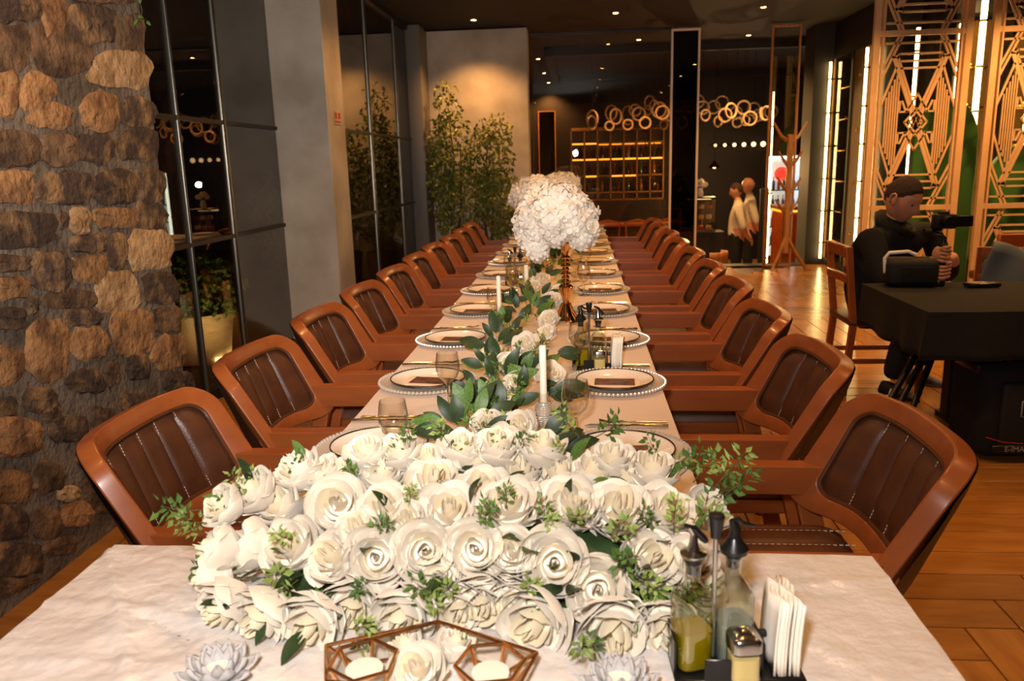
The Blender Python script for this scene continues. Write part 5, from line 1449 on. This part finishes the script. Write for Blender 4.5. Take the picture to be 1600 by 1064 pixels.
# ring chandelier
chd = thing('ring_chandelier', 'long hanging cluster of pale wooden rings over the bar room', 'chandelier', (1.7, 13.0, CEIL))
RG = '''925 186 10 15;925 192 9 13;955 176 10 14;962 182 11 14;952 197 8 8;981 180 12 18;992 172 11 11;998 178 12 12;981 195 9 9;1008 192 10 10;1015 160 9 13;1022 166 9 12;1030 172 12 14;1035 176 12 12;1037 195 7 9;1012 172 7 9;1048 180 8 11;1058 165 12 12;1066 192 8 10;1090 158 14 12;1098 168 12 12;1102 180 9 10;1080 165 10 12
1115 167 12 12;1128 160 12 12;1122 190 8 9;1133 180 12 12;1142 173 11 13;1150 176 10 12;1152 191 10 9;1162 168 13 12;1172 185 12 12;1178 170 10 12;1184 180 9 11;1165 188 6 9;1190 178 4 11;1197 177 6 12;1205 174 12 12'''
rg_me = {}
for i, ln in enumerate(RG.replace('\n', ';').split(';')):
    px, py, rx, ry = map(float, ln.split())
    p = on_y(px, py, 12.6 + (i * 7 % 9) * .12) - Vector((1.7, 13.0, CEIL))
    r = ry * 13 / F_PX * .78; tw = math.acos(min(1, rx / max(rx, ry)))
    b = B()
    b.grid(lambda u, v: ((r + .015 * math.cos(2 * PI * v)) * math.cos(2 * PI * u), .018 * math.sin(2 * PI * v), (r + .015 * math.cos(2 * PI * v)) * math.sin(2 * PI * u)), 24, 6, closed_u=True)
    o = b.obj('ring', 'ring', chd, angle=60); o.matrix_local = Matrix.Translation(p) @ RZ(tw * (1 if i % 2 else -1))
    if i % 2 == 0: B().tube([p + Vector((0, 0, r)), (p.x, p.y, 0)], .003, 5).obj('wire', 'dark_metal', chd)
# cake display, flowers, dining set
cd_ = thing('cake_display', 'glass cake display case on a dark counter', 'display case', (1.95, 14.2, LOWZ))
B().box(-.1, .55, 0, .5, 0, .95).obj('counter', 'dark_wall', cd_, smooth=False)
B().box(-.05, .40, .05, .45, .95, .98).obj('base', 'steel', cd_, smooth=False)
for z_ in (1.16, 1.34): B().box(-.04, .39, .06, .44, z_, z_ + .008).obj('shelf', 'pane_clear', cd_, smooth=False)
for x, y in ((-.05, .05), (.385, .05), (-.05, .435), (.385, .435)): B().box(x, x + .015, y, y + .015, .98, 1.52).obj('post', 'dark_metal', cd_, smooth=False)
B().box(-.05, .40, .05, .45, 1.52, 1.545).obj('roof', 'dark_metal', cd_, smooth=False)
B().box(-.03, .37, .42, .435, 1.49, 1.515).obj('light_strip', 'led_soft', cd_, smooth=False)
B().box(-.045, .395, .048, .053, .98, 1.52).obj('pane', 'pane_clear', cd_, smooth=False)
for j, z_ in enumerate((.985, 1.17, 1.35)):
    for k in range(3):
        o = B().lathe([(.0001, 0), (.05, 0), (.05, .05), (.035, .065), (.0001, .07)], 14).obj('cake', ('wax', 'red_print', 'salt')[(j + k) % 3]); o.location = (2.0 + .13 * k, 14.42, LOWZ + z_ + .002)
        tag(o, '%s small cake on the %s level of the display case' % (ORD[k], ('lowest', 'middle', 'top')[j]), 'cake', 'cakes in the display')
fv = thing('flower_vase', 'vase of pale flowers standing on the cake display', 'vase', (2.1, 14.42, LOWZ + 1.548))
B().lathe([(.0001, 0), (.05, 0), (.06, .06), (.04, .12), (.045, .15)], 16).obj('vase', 'porcelain', fv)
for k in range(5): o = link('hydrangea', HY[k % 3], fv); o.matrix_local = T(.08 * math.cos(k * 1.3), .06 * math.sin(k * 1.3), .2 + .05 * (k % 2)) @ Matrix.Scale(.8, 4)
dt = thing('dining_chair', 'curved wooden dining chair with grey cushion in the bar room', 'chair', (2.02, 12.55, LOWZ), 2.6)
for sx in (-1, 1):
    for sy in (-1, 1): B().tube([(sx * .24, sy * .24, 0), (sx * .19, sy * .2, .45)], .018, 8).obj('leg', 'wood_pale', dt)
B().box(-.22, .22, -.23, .23, .43, .49).obj('seat', 'denim', dt, bevel=.02)
B().grid(lambda u, v: ((-.25 + .0 * v) * math.cos((u - .5) * 2.6), .25 * math.sin((u - .5) * 2.6), .47 + .33 * v), 16, 4).obj('backrest', 'wood_pale', dt).modifiers.new('t', 'SOLIDIFY').thickness = .02
dtb = thing('dark_round_table', 'round dark dining table left of the wooden dining chair', 'table', (1.42, 13.0, LOWZ))
B().lathe([(.0001, .72), (.5, .72), (.5, .75), (.0001, .75)], 32).obj('tabletop', 'dark_wall', dtb); B().lathe([(.25, 0), (.25, .02), (.04, .05), (.04, .72)], 20).obj('pedestal', 'dark_metal', dtb)
# pendant lamp, and glowing balls standing in for a reflected row of bulbs
pl = thing('pendant_lamp', 'small copper pendant lamp above the cake display', 'lamp', tuple(on_y(1116, 262, 15)))
B().lathe([(.02, .12), (.03, .10), (.11, .0), (.105, .0), (.025, .1)], 20).obj('shade', 'copper', pl); B().tube([(0, 0, .12), (0, 0, CEIL - pl.location.z)], .004, 6).obj('cord', 'dark_metal', pl)
B().sphere((0, 0, .02), .03, 10, 8).obj('bulb', 'amber', pl)
l = bpy.data.lights.new('pendant_bulb', 'POINT'); l.energy = 140; l.color = (1, .55, .2); l.shadow_soft_size = .05
o = bpy.data.objects.new('pendant_bulb', l); COL.objects.link(o); o.parent = pl; o.location = (0, 0, -.06)
br = thing('reflected_bulbs', 'row of six glowing balls standing in for reflected bulbs on the far wall', 'lamp', tuple(on_y(1155, 226, 17.9)))
B().box(-.62, .62, .02, .05, -.02, .02).obj('rail', 'dark_metal', br, smooth=False)
for k in range(6): B().sphere((-.5 + .2 * k, 0, 0), .032 + .005 * k, 12, 8).obj('bulb', 'led_soft', br)  # glowing balls model a reflection, no bulbs hang here
# drinks fridges and reception counter
for k, (x, lb) in enumerate(((3.62, 'left drinks fridge with white lit frame and red disc'), (4.34, 'right drinks fridge with white lit frame and red disc'))):
    f_ = thing('drinks_fridge', lb, 'fridge', (x, 16.0, LOWZ), 0, 'drinks fridges')
    B().box(0, .68, .1, .62, 0, 2.22).obj('fridge_body', 'black_matte', f_, smooth=False)
    for a in ((0, .045, .25, 2.2), (.635, .68, .25, 2.2), (.045, .635, 2.15, 2.2)): B().box(a[0], a[1], .06, .1, a[2], a[3]).obj('light_frame', 'fridge_light', f_, smooth=False)
    B().lathe([(.0001, 0), (.13, 0), (.13, .02), (.0001, .02)], 24, T(.24 if k == 0 else .2, .05, 1.87) @ RX(PI / 2)).obj('red_disc', 'red_sign', f_)
    B().tube([((.24 if k == 0 else .2) + .10 * math.cos(a_ * PI / 12), .028, 1.87 + .10 * math.sin(a_ * PI / 12)) for a_ in range(24)], .006, 6, closed=True).obj('disc_ring', 'white_strip', f_)
    B().box(.05, .63, .085, .099, .3, 2.14).obj('lit_interior', 'fridge_inner', f_, smooth=False)
    for z_ in (.5, .85, 1.2, 1.55): B().box(.05, .63, .07, .1, z_, z_ + .02).obj('shelf', 'steel', f_, smooth=False)
    for j, z_ in enumerate((.52, .87, 1.22, 1.57)):
        for q in range(6):
            o = link('soft_drink_bottle', BOT[(j + q) % 3]); o.location = (x + .10 + .096 * q, 16.035, LOWZ + z_); o.scale = (.75, .75, .85)
            tag(o, '%s drink bottle on the %s shelf of the %s' % (ORD[q], ('lowest', 'second', 'third', 'top')[j], lb.split(' with')[0]), 'bottle', 'drink bottles in the fridges')
rc = thing('reception_counter', 'orange lit wooden counter below the drinks fridges', 'counter', (3.55, 14.5, LOWZ))
B().box(0, .42, 0, .8, 0, 1.28).obj('counter_body', 'bar_wood', rc, smooth=False); B().box(-.05, .45, -.05, .85, 1.28, 1.34).obj('counter_top', 'wood', rc, bevel=.01)
B().box(-.03, -.012, .05, .75, 1.24, 1.27).obj('light_strip', 'amber', rc, smooth=False); B().box(.02, .4, -.03, -.012, 1.24, 1.27).obj('light_strip', 'amber', rc, smooth=False)
tube_light((2.78, 12.2, LOWZ + .25), (2.78, 12.2, 2.35), 'thin yellow light tube behind the coat stand', r=.009, n_br=3, wall=(.04, .03, 0))
pp = B().box(0, .13, 0, .1, 0, 1.75).obj('dark_post', 'black_matte', bevel=.01); pp.location = (2.66, 12.2, LOWZ); tag(pp, 'black post between the standing men and the coat stand', 'post')

# added spotlight, put outside only to brighten the planter shrub
gl = thing('shrub_fill_light', 'small added fill light beside the planter outside', 'spotlight', (-2.75, 5.9, -.12))
B().lathe([(.0001, 0), (.04, 0), (.04, .02), (.012, .03), (.012, .12)], 12).obj('spike', 'dark_metal', gl)
B().lathe([(.02, .0), (.035, .05), (.033, .05), (.018, .005)], 14, T(0, 0, .13) @ RX(-.5) @ RY(-.7)).obj('lamp_head', 'dark_metal', gl)
l = bpy.data.lights.new('shrub_fill_lamp', 'SPOT'); l.energy = 45; l.color = (1, .68, .25); l.spot_size = 1.9; l.spot_blend = .8; l.shadow_soft_size = .03
o = bpy.data.objects.new('shrub_fill_lamp', l); COL.objects.link(o); o.parent = gl; o.location = (0, 0, .2); o.rotation_euler = Vector((-.5, .55, .45)).to_track_quat('-Z', 'Y').to_euler()
